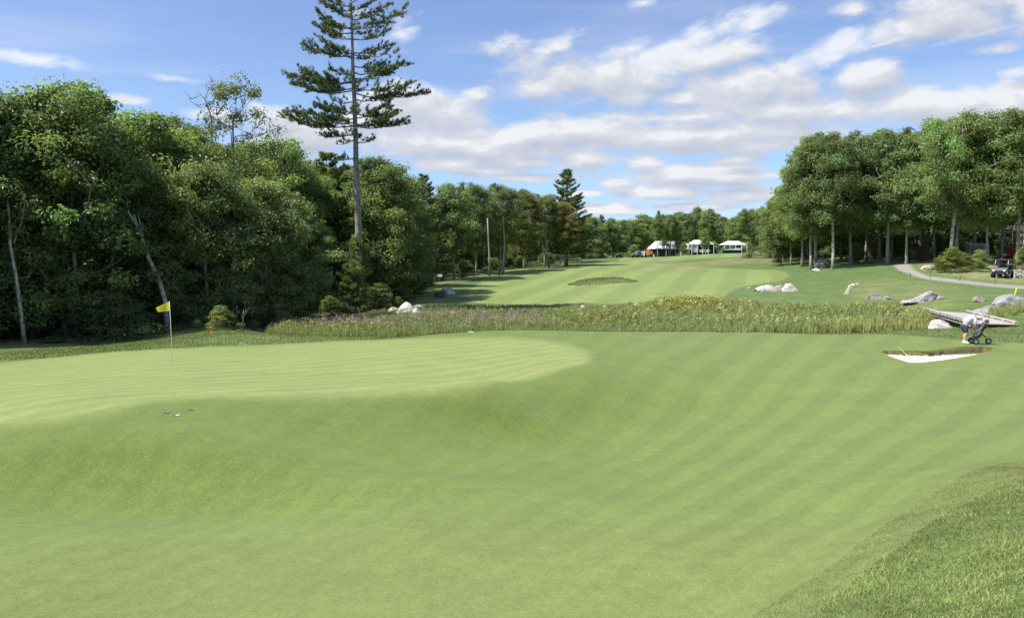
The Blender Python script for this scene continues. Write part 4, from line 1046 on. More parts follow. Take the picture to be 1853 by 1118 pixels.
def px_trunk(name, pts, Y, r0, r1, label, bark, leaves=None, forks=(), cat='tree', group=None, tw=1.0):
    """a trunk whose line is given by pixels at distance Y; roots at the ground"""
    rng = np.random.default_rng(int(pts[0][0])*7+3)
    b = at(pts[0][0], pts[0][1], Y); b.z = ground(b.x, b.y)
    root = empty(name, b, label=label, cat=cat, group=group)
    P = [(0, 0, -.3)]
    for px, py in pts[1:]:
        q = at(px, py, Y)-b; P.append((q.x, rng.normal()*.15, q.z))
    m = MB(); m.tube(P, np.linspace(r0, r1, len(P)), 8)
    ends = [P[-1]]
    for f in forks:
        Q = []
        for px, py in f:
            q = at(px, py, Y)-b; Q.append((q.x, rng.normal()*.12, q.z))
        m.tube(Q, np.linspace(r1*1.1, min(.03, r1*.5), len(Q)), 6); ends.append(Q[-1])
        for _ in range(4):
            k = np.array(Q[rng.integers(len(Q)//2, len(Q))]); e = k+tw*(rng.normal(size=3)*np.array([.8, .6, .6])+np.array([0, 0, .5]))
            m.tube([k, (k+e)/2+rng.normal(size=3)*.06*tw, e], [.03*tw, .02*tw, .006], 3)
    m.build('trunk', bark, root, True)
    if leaves:
        C = np.array([np.array(e)+rng.normal(size=3)*np.array([1.1, .9, .8]) for e in ends for _ in range(leaves)])
        V, Q, col = cluster_leaves(C, .6+.4*rng.random(len(C)), 100, .2, rng)
        link('crown', make_mesh('crown', V, Q, [L_DARK], False, col), root)
    return root
px_trunk('leaning_tree', [(303,600),(300,545),(288,505),(272,470),(258,440),(246,405),(240,388)], 52.5, .17, .08, 'pale leaning trunk with a forked top directly behind the yellow flag', B_PALE, 5,
         [[(258,440),(258,420),(250,390)],[(246,405),(236,385),(232,372)]])
px_trunk('thin_tree', [(45,620),(36,560),(28,500),(22,440),(14,395),(8,350)], 47, .13, .05, 'thin pale forked trunk near the left picture edge', B_PALE, 4, [[(22,440),(38,400),(50,362)]])
for a in [('thin_tree', [(122,610),(112,560),(102,520),(98,460),(96,400)], 51, .13, .05, 'first of three slanting pale stems in the dark wood left of the flag'),
          ('thin_tree', [(134,612),(129,565),(126,530),(120,470),(118,400)], 52.5, .11, .04, 'middle of the three slanting pale stems in the dark wood'),
          ('thin_tree', [(153,612),(152,565),(150,520),(150,460),(151,390)], 53.5, .12, .04, 'rightmost of the three slanting pale stems in the dark wood'),
          ('thin_tree', [(430,600),(423,565),(420,530),(422,490),(425,440),(420,400)], 57, .19, .08, 'short brown trunk standing right of the flag under a pale maple'),
          ('thin_tree', [(464,600),(460,560),(458,530),(455,490),(458,420)], 60, .15, .10, 'first dark trunk left of the tall pine at the meadow end'),
          ('thin_tree', [(482,600),(479,560),(480,530),(478,480),(476,420)], 61, .18, .12, 'second dark trunk left of the tall pine at the meadow end'),
          ('thin_tree', [(494,600),(491,560),(490,530),(488,480),(490,420)], 62, .14, .10, 'third dark trunk left of the tall pine at the meadow end'),
          ('thin_tree', [(779,520),(779,490),(778,460),(777,440)], 109, .22, .10, 'straight grey trunk at the corner of the wood beside the first shadows'),
          ('thin_tree', [(787,520),(786,495),(785,470),(784,450)], 114, .17, .08, 'short pale trunk just right of the straight grey corner trunk'),
          ('thin_tree', [(886,490),(886,470),(885,450),(884,430),(882,395)], 130, .20, .10, 'left of two pale trunks standing at the fairway edge of the wood'),
          ('thin_tree', [(911,488),(911,465),(913,440),(912,425),(910,390)], 134, .21, .10, 'right of two pale trunks standing at the fairway edge of the wood'),
          ('thin_tree', [(994,483),(991,465),(989,445),(986,420)], 153, .20, .10, 'leaning pale trunk at the fairway edge near the big cone shaped pine')]:
    px_trunk(*a, B_OAK)
for i, (x0, y0, x1, y1) in enumerate([(440,592,455,555),(441,592,432,560)]): pass
px_trunk('dead_sapling', [(441,600),(440,575),(439,562)], 50, .05, .02, 'bare grey dead sapling right of the flag at the wood edge', B_DEAD, None, [[(440,580),(447,566),(452,556)],[(440,578),(434,566),(430,560)],[(440,574),(445,560),(444,550)]], tw=.25)
px_trunk('dead_sapling', [(504,600),(503,575),(503,560)], 56, .04, .015, 'bare grey dead sapling at the left end of the meadow', B_DEAD, None, [[(503,580),(509,566),(512,558)],[(503,576),(498,564),(497,556)]], tw=.25)
px_trunk('dead_snag', [(385,330),(384,215),(372,180),(350,160)], 66, .10, .02, 'leafless grey branches standing out of the crowns beside the thin tree', B_DEAD, None,
         [[(372,180),(362,172),(345,180)],[(378,195),(392,170),(385,150)],[(372,180),(380,160),(372,152)],[(384,215),(366,200),(354,190)]])

# ------------------------------------------------------------ rocks
def rock_mat(name, c, c2, lich=(.5, .5, .46)):
    m, N = new_mat(name)
    tc = N.node('ShaderNodeTexCoord').outputs['Object']
    n1 = N.node('ShaderNodeTexNoise', {0: tc, 2: 2.2, 3: 8.0, 4: .72, 8: .6}).outputs[0]
    n2 = N.node('ShaderNodeTexNoise', {0: tc, 2: 7.0, 3: 6.0, 4: .75}).outputs[0]
    vo = N.node('ShaderNodeTexVoronoi', {'Vector': tc, 'Scale': 3.0}, feature='DISTANCE_TO_EDGE').outputs[0]
    col = N.mix(N.smooth(n1, .36, .62), (*c2, 1), (*c, 1))
    col = N.mix(N.math('MULTIPLY', N.smooth(n2, .55, .68), .6), col, (*lich, 1))
    col = N.mix(N.math('MULTIPLY', N.smooth(vo, .035, .0), .55), col, (.07, .065, .055))
    bp = N.node('ShaderNodeBump', {0: 1.0, 1: .08, 'Height': N.math('ADD', n1, N.math('MULTIPLY', n2, .4))}).outputs[0]
    return finish(m, N, N.node('ShaderNodeBsdfPrincipled', {'Base Color': col, 'Roughness': .9, 'Specular IOR Level': .2, 'Normal': bp}).outputs[0])
R_WHITE = rock_mat('rock_white', (.62, .60, .55), (.38, .35, .31), (.72, .71, .68)); R_GREY = rock_mat('rock_grey', (.40, .38, .36), (.20, .19, .18))
R_PINK = rock_mat('rock_pink', (.40, .33, .31), (.24, .20, .20)); R_BLUE = rock_mat('rock_blue', (.33, .34, .36), (.22, .22, .24)); R_DARK = rock_mat('rock_dark', (.12, .12, .12), (.07, .07, .07), (.18, .18, .17))
def rock_mesh(seed, sx, sy, sz, peak=0.0, rough=.30, sub=4, wedge=0.0):
    bm = bmesh.new(); bmesh.ops.create_icosphere(bm, subdivisions=sub, radius=1.0)
    rng = np.random.default_rng(seed); P = np.array([v.co[:] for v in bm.verts])
    for _ in range(11):                                  # split faces
        n = unit(rng.normal(size=3)); dd = .50+.28*rng.random()
        k = P @ n; m = k > dd; P[m] -= np.outer((k[m]-dd)*.88, n)
    nz = np.zeros(len(P))
    for f, a in ((1.7, .5), (3.4, .28), (7, .14), (14, .07)):
        o = rng.random(3)*9; D = rng.normal(size=(3, 3)); nz += a*np.sin((P*f) @ D[0]+o[0])*np.sin((P*f) @ D[1]+o[1])*np.cos((P*f) @ D[2]+o[2])
    P = P*(1+rough*nz[:, None])
    P[:, 2] *= 1+wedge*P[:, 0]
    P[:, 2] += peak*np.clip(1-np.hypot(P[:, 0]-.1, P[:, 1])*1.3, 0, 1)
    P[:, 2] = np.where(P[:, 2] < 0, P[:, 2]*.5, P[:, 2])
    z1 = P[:, 2].max(); P = P*np.array([sx/(np.ptp(P[:, 0])), sy/(np.ptp(P[:, 1])), sz/z1])
    for v, p in zip(bm.verts, P): v.co = p
    me = bpy.data.meshes.new('rock'); bm.to_mesh(me); bm.free()
    me.polygons.foreach_set('use_smooth', [False]*len(me.polygons)); return me
RS = []
def rock(px, py, wpx, hpx, mat, label, Y=None, depth=.7, peak=0, rz=0, rough=.30, cat='rock', name='rock', seed=None, wedge=0.0):
    g = onground(px, Y) if Y else hit(px, py)
    s = g.y/FPX; sd_ = seed or int(px*3+py)
    me = rock_mesh(sd_, wpx*s, wpx*s*depth, hpx*s+.05, peak, rough, 4, wedge); me.materials.append(mat)
    RS.append((g.x, g.y, wpx*s*.5))
    o = link(name, me, None, (g.x, g.y, g.z-.05), label=label, cat=cat); o.rotation_euler = (0, 0, rz)
    return o
rock(732, 573, 44, 25, R_WHITE, 'big pointed white boulder at the left end of the meadow near the tall pine', Y=75, peak=.7, depth=.6)
rock(752, 573, 18, 15, R_WHITE, 'smaller white boulder touching the right side of the big pointed one', Y=74.3, depth=.8)
rock(708, 566, 28, 13, R_WHITE, 'low cream coloured boulder left of the big pointed white one', Y=76.5)
rock(757, 555, 20, 5, R_GREY, 'flat pale slab on the turf right of the pointed white boulder', Y=84)
rock(707, 556, 14, 5, R_GREY, 'small grey stone behind the low cream boulder', Y=85)
rock(798, 538, 22, 12, R_DARK, 'dark lower half of the split outcrop on the shaded mown slope', rough=.4)
rock(811, 532, 26, 13, R_WHITE, 'pale upper half of the split outcrop on the shaded mown slope', rough=.4)
rock(857, 503, 13, 4, R_WHITE, 'small white rock lying by the fairway shadows')
rock(793, 496, 8, 4, R_WHITE, 'little white rock at the foot of the wood corner', Y=120)
rock(1157, 559, 31, 13, R_WHITE, 'rounded pale boulder at the back edge of the meadow', Y=77)
rock(1097, 558, 15, 8, R_GREY, 'small grey boulder at the back edge of the meadow left of the rounded one', Y=79)
rock(1055, 556, 10, 4, R_WHITE, 'small flat white rock at the back edge of the meadow', Y=82)
rock(1059, 541, 8, 5, R_GREY, 'small grey marker stone on the near fairway')
for i, (px, py, ww, hh) in enumerate([(771,563,9,7),(784,561,8,5),(847,562,20,4),(955,566,16,4),(852,598,16,2),(1225,560,12,5),(870,565,8,5),(1204,562,9,5)]):
    rock(px, py, ww, hh, R_WHITE, ['little white rock nearest the pointed boulder in the meadow','second little white rock in the meadow right of the pointed boulder','flat white rock among purple flowers left of the meadow middle','flat white rock in the middle of the meadow',
         'flat pale rock at the front edge of the meadow behind the apron crest','pale rock in the meadow by the yellow flowers','little white rock beside the flat one among purple flowers','little pale rock left of the yellow flowers'][i], Y=[72,73,70,68,48,76,71,77][i])
rock(1383, 527, 38, 12, R_WHITE, 'left and widest pale boulder of the hollow in the fairway edge', depth=.5)
rock(1404, 527, 26, 12, R_PINK, 'pinkish middle boulder of the hollow in the fairway edge', depth=.6)
rock(1430, 527, 28, 14, R_WHITE, 'right whitest boulder of the hollow in the fairway edge', depth=.6)
rock(1370, 528, 18, 5, R_DARK, 'low dark stone at the front of the fairway hollow boulders')
rock(1354, 523, 10, 4, R_GREY, 'small grey stone left of the fairway hollow boulders')
for i, (px, py, ww, hh) in enumerate([(1534,532,9,5),(1536,527,9,7),(1539,521,10,6),(1545,517,11,4),(1552,515,9,3)]):
    rock(px, py, ww, hh, R_WHITE, ['lowest','second lowest','middle','second highest','highest'][i]+' pale rock of the curved rock row beyond the meadow')
rock(1581, 541, 34, 11, R_PINK, 'purplish grey ledge showing behind yellow flowers at the meadow edge', depth=.4)
rock(1604, 543, 20, 7, R_GREY, 'grey slab right of the purplish ledge at the meadow edge', depth=.4)
rock(1663, 547, 78, 21, R_GREY, 'long rough grey outcrop on the slope above the meadow', depth=.35, rough=.42, rz=.1, wedge=.7)
rock(1702, 541, 36, 6, R_PINK, 'flat pinkish ledge at the right end of the long grey outcrop', depth=.4)
rock(1638, 548, 16, 5, R_WHITE, 'pale low stone at the left foot of the long grey outcrop')
rock(1703, 593, 48, 18, R_WHITE, 'white rock on the grass left of the golfer', Y=46.4, peak=.4, depth=.5)
rock(1716, 594, 28, 4, R_PINK, 'flat pink slab at the foot of the white rock left of the golfer', Y=45.8)
rock(1776, 560, 27, 9, R_PINK, 'small pinkish ledge beyond the bridge', Y=57, depth=.5)
rock(1792, 573, 44, 15, R_BLUE, 'blue grey boulder between bridge rail and the large right boulder', Y=53.5, depth=.5, rough=.45, wedge=.4)
rock(1832, 572, 58, 25, R_BLUE, 'large blue grey boulder right of the bridge', Y=53, depth=.5, rough=.4, wedge=.3)
rock(1862, 560, 30, 12, R_PINK, 'pinkish rock at the picture edge on the large blue grey boulder', Y=52, depth=.5)
rock(1490, 473, 30, 17, R_DARK, 'dark rounded boulder between the pale trunks of the right grove', Y=117)
rock(1477, 474, 15, 5, R_WHITE, 'small white slab in front of the dark rounded boulder', Y=114)
rock(1442, 453, 15, 8, R_GREY, 'pale boulder alone on the hill crest left of the grove', Y=185)
rock(1677, 486, 22, 6, R_WHITE, 'low white rock on dry grass between path and big shrubs')
rock(1592, 466, 14, 4, R_GREY, 'flat rock beside the path inside the grove', Y=128)
rock(1370, 461, 8, 4, R_GREY, 'small pale stone before the far wood right of the tents', Y=240)
rock(1048, 468, 9, 3, R_WHITE, 'small white stone beyond the far end of the left wood', Y=205)

# ------------------------------------------------------------ wildflower meadow, seen as one mass
def inside(key, x, y): 
    return sdf(Z[key], np.arctan2(x, y), np.log(np.hypot(x, y)), 3)[0]
def scatter(template, P, rz, s, tint, rngl):
    """copies of a small template (V, F, C) joined into arrays"""
    V0, F0, C0 = template; n = len(P); c, s_ = np.cos(rz), np.sin(rz)
    X = V0[None, :, 0]*c[:, None]-V0[None, :, 1]*s_[:, None]; Y_ = V0[None, :, 0]*s_[:, None]+V0[None, :, 1]*c[:, None]
    V = np.stack([X, Y_, np.broadcast_to(V0[None, :, 2], X.shape)], -1)*s[:, None, None]+P[:, None]
    F = F0[None]+(np.arange(n)*len(V0))[:, None, None]
    C = C0[None]*tint[:, None]
    return V.reshape(-1, 3), F.reshape(-1, F0.shape[1]), C.reshape(-1, 3)
def t_grass(seed, n=30, h=1.0, spread=.32, wd=.035, c=(1, 1, 1), droop=.3):
    r = np.random.default_rng(seed); V = []; C = []
    for i in range(n):
        a, q = r.random()*6.28, spread*r.random()**.5; b = np.array([q*math.cos(a), q*math.sin(a), 0]); L_ = h*(.55+.5*r.random())
        d = np.array([math.cos(a), math.sin(a), 0])*L_*droop*r.random()+r.normal(size=3)*.05*h; tip = b+d+np.array([0, 0, L_])
        t = unit(r.normal(size=3)*np.array([1, 1, 0])[None])[0]*wd
        V += [b-t, b+t, tip]; k = .75+.5*r.random(); C += [np.array(c)*k]*3
    return np.array(V), np.arange(3*n).reshape(n, 3), np.array(C)
def t_forb(seed, h=1.0, nl=22, c=(1, 1, 1), flo=None, nf=12, fs=.055, ls=.16, spread=.22, ftop=.80):
    r = np.random.default_rng(seed); V = []; C = []; F = []
    def quad(p, n, s, col, asp=.5):
        v, _ = leaf_quads(np.array([p]), np.array([n]), s, r, asp); k = len(V); V.extend(v); F.append([k, k+1, k+2, k+3]); C.extend([np.array(col)]*4)
    for i in range(nl):
        a = r.random()*6.28; z = h*(.15+.75*r.random()); q = spread*r.random()
        quad((q*math.cos(a), q*math.sin(a), z), unit(np.array([[math.cos(a)*.6, math.sin(a)*.6, .7]]))[0], ls*(.7+.6*r.random()), np.array(c)*(.75+.5*r.random()))
    if flo is not None:
        for i in range(nf):
            a = r.random()*6.28; q = spread*.9*r.random(); z = h*(ftop+.25*r.random())
            quad((q*math.cos(a), q*math.sin(a), z), unit(r.normal(size=(1, 3))+np.array([[0, -.3, .5]]))[0], fs*(.7+.7*r.random()), np.array(flo)*(.8+.4*r.random()), .9)
    return np.array(V), np.array(F), np.array(C)
M_MEADOWP = leaf_mat('meadow_plants', (1.0, 1.0, 1.0), trans=.22, seedvar=0, gloss=.05)
def meadow():
    rng = np.random.default_rng(5)
    n = 60000; X = rng.uniform(-28, 36, n); Y = rng.uniform(43, 90, n)
    m = inside('meadow', X, Y) > .5; X, Y = X[m], Y[m]
    for (rx, ry, rr) in RS:
        k = ((X-rx)**2+(Y-ry)**2 > (rr*.8)**2) & ~((np.abs(X-rx*Y/ry) < rr*.9) & (Y < ry) & (Y > ry-3.0)); X, Y = X[k], Y[k]
    n = len(X); order_ = rng.permutation(n)[:15500]; X, Y = X[order_], Y[order_]
    ex = rng.uniform(30.2, 37, 900); ey = rng.uniform(47.6, 56, 900)      # weeds round the boulders beyond the bridge
    kk = (ex/ey > .600) & (np.abs(ey-52.6) < 2.2); exx, eyy = ex[kk][:300], ey[kk][:300]
    # fewer far off, where the plants hide one another
    X = np.concatenate([X, exx]); Y = np.concatenate([Y, eyy])
    Zg = ground_arr(X, Y); P = np.stack([X, Y, Zg], 1); u = X/Y*FPX+PW/2           # picture column only tells where each kind grows
    patch = np.sin(X*.45+1)*np.sin(Y*.37)+np.sin(X*.13-Y*.21+2)
    r = rng.random(len(X))
    back = Y > 58
    sc = (.48+.50*rng.random(len(X)))*(1+.22*patch)
    rightness = np.clip((X-3)/12, 0, 1)
    sc *= 1+.25*rightness
    sc = np.where((Y > 76), sc*.6, sc)
    purple = ((X < 3) & (Y > 50) & (r < .24+.14*patch)) | ((X >= 3) & (r < .035))
    yellow = (~purple) & (((np.hypot(X-16.5, (Y-73)*.5) < 3.6) & (r > .88)) | (r > .996) | ((np.hypot(X-26.5, Y-60) < 3) & (r > .88)))
    forb = (~purple) & (~yellow) & (r < .52)
    grassy = ~(purple | yellow | forb)
    tb = 1+.16*rng.normal(size=len(X)); th_ = .05*rng.normal(size=len(X))+.05*patch
    tint0 = np.stack([tb*(1+th_), tb, tb*(1-th_)], 1)
    tint0 = np.clip(tint0, .5, 1.6)
    tint0[:, :] *= (1+.12*rightness)[:, None]
    sc *= .45+.55*np.clip(inside('meadow', X, Y)/9, 0, 1)
    def emit(name, mask, temps, label):
        VV, CC, FF, nv = [], [], [], 0
        ids = np.nonzero(mask)[0]
        for j, tp in enumerate(temps):
            s = ids[j::len(temps)]
            V, F, C = scatter(tp, P[s], rng.random(len(s))*6.28, sc[s], tint0[s], rng); FF.append(F+nv); VV.append(V); CC.append(C); nv += len(V)
        link(name, make_mesh(name, np.vstack(VV), [np.vstack(FF)], [M_MEADOWP], False, np.vstack(CC)), label=label, kind='stuff')
    g1 = (.255, .285, .115); g2 = (.205, .245, .100); g3 = (.165, .205, .082)
    emit('meadow_grass', grassy, [t_grass(1, c=g1), t_grass(2, c=g1, h=1.1), t_grass(3, c=(.27, .27, .13)), t_grass(4, c=g2)], 'tall light green meadow grass behind the green')
    emit('meadow_leafy_plants', forb, [t_forb(11, c=g2), t_forb(12, c=g1, h=1.1), t_forb(13, c=g3, h=.9)], 'leafy green meadow plants behind the green')
    emit('purple_wildflowers', purple, [t_forb(21, c=g3, flo=(.34, .22, .34), h=1.05), t_forb(22, c=g2, flo=(.42, .29, .40)), t_forb(23, c=g3, flo=(.27, .17, .30), h=.95)], 'purple wildflowers across the meadow')
    emit('yellow_wildflowers', yellow, [t_forb(31, c=g2, flo=(.50, .40, .06), nf=12, fs=.07), t_forb(32, c=g1, flo=(.46, .38, .08), nf=9, fs=.07)], 'yellow wildflowers in the meadow')
meadow()

# ------------------------------------------------------------ blades of the rough in front and fringes of longer grass
M_BLADE = leaf_mat('grass_blades', (1, 1, 1), trans=.30, seedvar=0, gloss=.04)
def blades(name, X, Y, h, wd, rng, c0, label, segs=1, z=None, lean=.5):
    n = len(X); Zg = ground_arr(X, Y) if z is None else z
    a = rng.random(n)*6.283; L_ = h*(.5+.8*rng.random(n)); t = np.stack([np.cos(a), np.sin(a), np.zeros(n)], 1)
    ld = rng.random(n)*6.283; le = np.stack([np.cos(ld), np.sin(ld), np.zeros(n)], 1)*(L_*lean*rng.random(n))[:, None]
    clump = .5+.5*np.sin(X*2.1+1.3*np.sin(Y*1.7))*np.sin(Y*2.6+1.1*np.sin(X*2.9))
    cl2 = np.sin(X*7+2*np.sin(Y*5))*np.sin(Y*8)
    L_ = L_*(.65+.6*clump)
    B = np.stack([X, Y, Zg-.004], 1); tip = B+le+np.stack([np.zeros(n), np.zeros(n), L_], 1)*.9
    mid = B+le*.30+np.stack([np.zeros(n), np.zeros(n), L_*.55], 1); w_ = t*wd
    tn = (.66+.50*clump+.16*cl2)*(1+.22*rng.normal(size=n)); tn = np.clip(tn, .35, 1.9)
    straw = rng.random(n) < .16
    C = np.asarray(c0)[None]*tn[:, None]; C[straw] = np.array((.34, .31, .17))*tn[straw, None]
    V = np.stack([B-w_, B+w_, mid+w_*.8, mid-w_*.8, tip], 1).reshape(-1, 3)
    i = np.arange(n)[:, None]*5
    Q = i+np.array([[0, 1, 2, 3]]); Tt = i+np.array([[3, 2, 4]])
    link(name, make_mesh(name, V, [Q, Tt], [M_BLADE], False, np.repeat(C, 5, 0)), label=label, kind='stuff')
def fore():
    rng = np.random.default_rng(9); n = 420000
    Y = 3.4+11*rng.random(n)**1.1; X = rng.uniform(.6, 10.5, n)
    az_ = np.arctan2(X, Y); ok = (az_ < .72); X, Y = X[ok], Y[ok]
    a, l = np.arctan2(X, Y), np.log(np.hypot(X, Y))
    c = sdf(Z['collar'], a, l, 8)[0]; ap = sdf(Z['apron'], a, l, 8)[0]
    out = (c < 0) & (ap < 0)
    keep = out & (rng.random(len(X)) < np.clip(9/np.hypot(X, Y), .3, 1))
    x, y = X[keep], Y[keep]
    blades('rough_grass_blades', x, y, .034, .0030, rng, (.205, .255, .108), 'longer rough grass blades at the lower right corner', lean=1.5)
    k2 = (c > 0) & (rng.random(len(X)) < .8)
    blades('collar_grass_blades', X[k2], Y[k2], .018, .0026, rng, (.235, .265, .105), 'short collar grass blades edging the apron')
fore()
def fringe():
    rng = np.random.default_rng(19); xs, ys = [], []
    n = 90000; Y = rng.uniform(33, 50, n); X = rng.uniform(-26, 34, n)
    a, l = np.arctan2(X, Y), np.log(np.hypot(X, Y))
    k = (sdf(Z['apron'], a, l, 3)[0] < 0) & (sdf(Z['meadow'], a, l, 3)[0] < 0)
    blades('fringe_grass_blades', X[k], Y[k], .075, .012, rng, (.140, .175, .060), 'longer grass on the mounds behind the green')
    # unmown hump in the near fairway
    c = hit(1093, 513); n = 2600
    th = rng.random(n)*6.28; q = rng.random(n)**.5
    X = c.x+4.9*q*np.cos(th); Y = c.y+1.6+2.5*q*np.sin(th)
    blades('unmown_hump_grass', X, Y, .20, .020, rng, (.135, .160, .060), 'darker unmown grass hump in the near fairway', lean=.6)
    # short ragged grass along the back lip of the bunker
    n = 5200; t = rng.random(n)*(len(_wb)-1); i = t.astype(int); f = (t-i)[:, None]; A = _wb[i]*(1-f)+_wb[i+1]*f
    X = A[:, 0]+rng.normal(size=n)*.03; Y = A[:, 1]+np.abs(rng.normal(size=n))*.13+.02
    blades('bunker_lip_grass', X, Y, .075, .008, rng, (.120, .150, .05), 'ragged grass lip at the back of the bunker', lean=.7)
fringe()

# ------------------------------------------------------------ flag, cups, markers
def flagstick():
    b = hit(312, 656); s = b.y/FPX
    root = empty('flagstick', b, label='thin white flagstick standing in the putting green with a yellow flag', cat='flagstick')
    top = at(306.5, 545, b.y)-b
    m = MB(); m.tube([(0, 0, -.1), (top.x*.5+.008, 0, top.z*.5), (top.x, 0, top.z)], [.010, .009, .007], 8); m.build('pole', M_WHITE, root, True)
    # cloth
    mt, N = new_mat('flag_cloth')
    tc = N.node('ShaderNodeAttribute', attribute_name='tone').outputs[0]
    d = N.node('ShaderNodeBsdfPrincipled', {'Base Color': tc, 'Roughness': .7}); t = N.node('ShaderNodeBsdfTranslucent', {0: tc})
    finish(mt, N, N.node('ShaderNodeMixShader', {0: .4, 1: d.outputs[0], 2: t.outputs[0]}).outputs[0])
    nx, ny = 22, 14; V, C = [], []
    for j in range(ny+1):
        for i in range(nx+1):
            u, v = i/nx, j/ny
            pt = (306.3-u*23.5+2.0*v*u*(1), 545.4+ (11.5*u)*(1-v)+v*(17.0+1.6*u*1.5))
            p = at(pt[0], pt[1], b.y)-b
            p.y += .05*math.sin(u*7+v*1.5)*u+.06*u*v-.07*u
            V.append(p); col = np.array((.80, .74, .06))
            if .30 < u < .66 and .28 < v < .62 and (math.sin(u*40)*math.sin(v*23) > -.25): col = np.array((.78, .42, .06))
            if .25 < u < .62 and .68 < v < .80 and math.sin(u*60) > -.2: col = np.array((.30, .42, .07))
            C.append(col)
    F = [(j*(nx+1)+i, j*(nx+1)+i+1, (j+1)*(nx+1)+i+1, (j+1)*(nx+1)+i) for j in range(ny) for i in range(nx)]
    link('flag_cloth', make_mesh('flag_cloth', V, [np.array(F)], [mt], True, np.array(C)), root)
    c = MB(); c.lathe([(.0, -.0), (.054, .0)], (0, 0, .012), 20); c.build('cup', M_BLACK, root)
    k = MB(); k.lathe([(.054, .0), (.060, .004), (.062, 0)], (0, 0, .010), 20); k.build('cup_rim', M_WHITE, root)
flagstick()
M_PIT = plain('hole_soil', (.05, .05, .035), .9, .1); M_LINER = plain('cup_liner_white', (.45, .52, .50), .5, .3); M_LINER2 = plain('cup_liner_grey', (.14, .15, .18), .5, .3)
for i, (px, py, mt, lb) in enumerate([(320,752,M_LINER,'lower of three practice cups in the turf below the flag, with a white liner'),(345,741.5,M_LINER2,'right of three practice cups in the turf below the flag'),(302,747,M_LINER2,'left of three practice cups in the turf below the flag')]):
    b = hit(px, py); e = empty('golf_hole', b, label=lb, cat='golf hole', group='practice cups below the flag')
    gx = (ground(b.x+.1, b.y)-ground(b.x-.1, b.y))/.2; gy = (ground(b.x, b.y+.1)-ground(b.x, b.y-.1))/.2
    e.rotation_euler = Vector((-gx, -gy, 1)).to_track_quat('Z', 'Y').to_euler(); e.scale = (.95,)*3
    MB().lathe([(0, 0), (.054, .0)], (0, 0, .008), 24).build('soil', M_PIT, e)
    n = 24; V, F = [], []
    for j in range(n):
        a = 2*math.pi*j/n; V.append((.046*math.cos(a)+.004, .040*math.sin(a)-.010, .012))
    make = make_mesh('liner', V, [np.array([[0, j, j+1] for j in range(1, n-1)])], [mt]); link('liner', make, e)
b = hit(377, 604); MB().box((0, 0, .18), (.05, .05, .40)).build('red_stake', M_RED, None, loc=b, label='short red stake on the mound behind the green', cat='stake')
b = hit(441, 624); MB().bar((-.16, 0, .06), (.12, .02, .012), .02, .02).build('white_stick', M_WHITE, None, loc=b, label='small white stick lying on the mound right of the red stake', cat='stick')
b = onground(1841, 54); 
o = MB().box((0, 0, .25), (.07, .07, .75), rot=Euler((0, .28, 0))).build('yellow_stake', M_YEL, None, loc=(b.x, b.y, b.z+.50), label='leaning yellow stake behind the large blue grey boulder', cat='stake')
for i, (px, py, hh) in enumerate([(1631,497,.42),(1647,501,.46),(1683,505,.46),(1736,508,.55),(1800,515,.55)]):
    b = hit(px, py); m = MB(); m.tube([(0, 0, -.05), ((.12 if i == 3 else .01), 0, hh)], [.022, .018], 6)
    m.build('path_stake', M_BLACK, None, loc=b, label=['first thin black stake by the path, nearest the bend','second thin black stake by the path from the bend','third thin black stake by the path, below the big shrubs',
            'leaning thin black stake by the path between big shrubs and utility vehicle','thin black stake by the path just left below the utility vehicle'][i], cat='stake', group='black stakes along the cart path')
b = hit(903, 499); MB().box((0, 0, .3), (.22, .12, .7)).build('distance_post', M_BLACK, None, loc=b, label='small dark post on the fairway in front of the wood shadows', cat='post')
b = onground(795, 116); e = empty('small_sign', b, label='small white sign at the dark corner of the wood', cat='sign')
MB().box((0, 0, .4), (.06, .06, .8)).build('post', M_WEATH, e); MB().box((0, -.05, .9), (.8, .04, .35)).build('board', M_WHITE, e)

# ------------------------------------------------------------ timber bridge over the hollow
def bridge():
    n = at(1802, 585.5, 46.6); f = at(1701, 559.5, 57.5); zc = (n.z+f.z)/2
    n.z = f.z = zc; d = (f-n); L_ = d.length; c = (n+f)/2
    root = empty('timber_bridge', (c.x, c.y, zc-.02), math.atan2(-d.x, d.y), label='low weathered timber bridge with side rails behind the golfer', cat='bridge')
    W_ = 2.3; k = int(L_/.2); me = MB().box((0, 0, -.03), (W_, .185, .055)).mesh('plank', M_WEATH); me2 = MB().box((0, 0, -.03), (W_+.06, .185, .05)).mesh('plank', M_WEATH)
    r = random.Random(3)
    for i in range(k):
        o = link('plank', me if i % 3 else me2, root, (r.uniform(-.02, .02), -L_/2+(i+.5)*L_/k, r.uniform(-.004, .004)))
    for sx in (-1, 1):
        MB().box((sx*(W_/2-.2), 0, -.18), (.20, L_*.98, .22)).build('beam', M_WEATH, root)
        seg = 4; rl = MB().box((0, 0, 0), (.11, L_/seg-.03, .085)).mesh('rail', M_RAIL); bl = MB().box((0, 0, 0), (.11, .40, .07)).mesh('rail_block', M_WEATH)
        for i in range(seg): link('rail', rl, root, (sx*(W_/2-.06), -L_/2+(i+.5)*L_/seg, .118+.006*(i % 2)))
        for i in range(7): link('rail_block', bl, root, (sx*(W_/2-.06), -L_/2+.35+i*(L_-.7)/6, .040))
    for yy in (-L_/2+.2, L_/2-.2): MB().box((0, yy, -.72), (W_, .3, .55)).build('abutment', M_WEATH, root)
bridge()

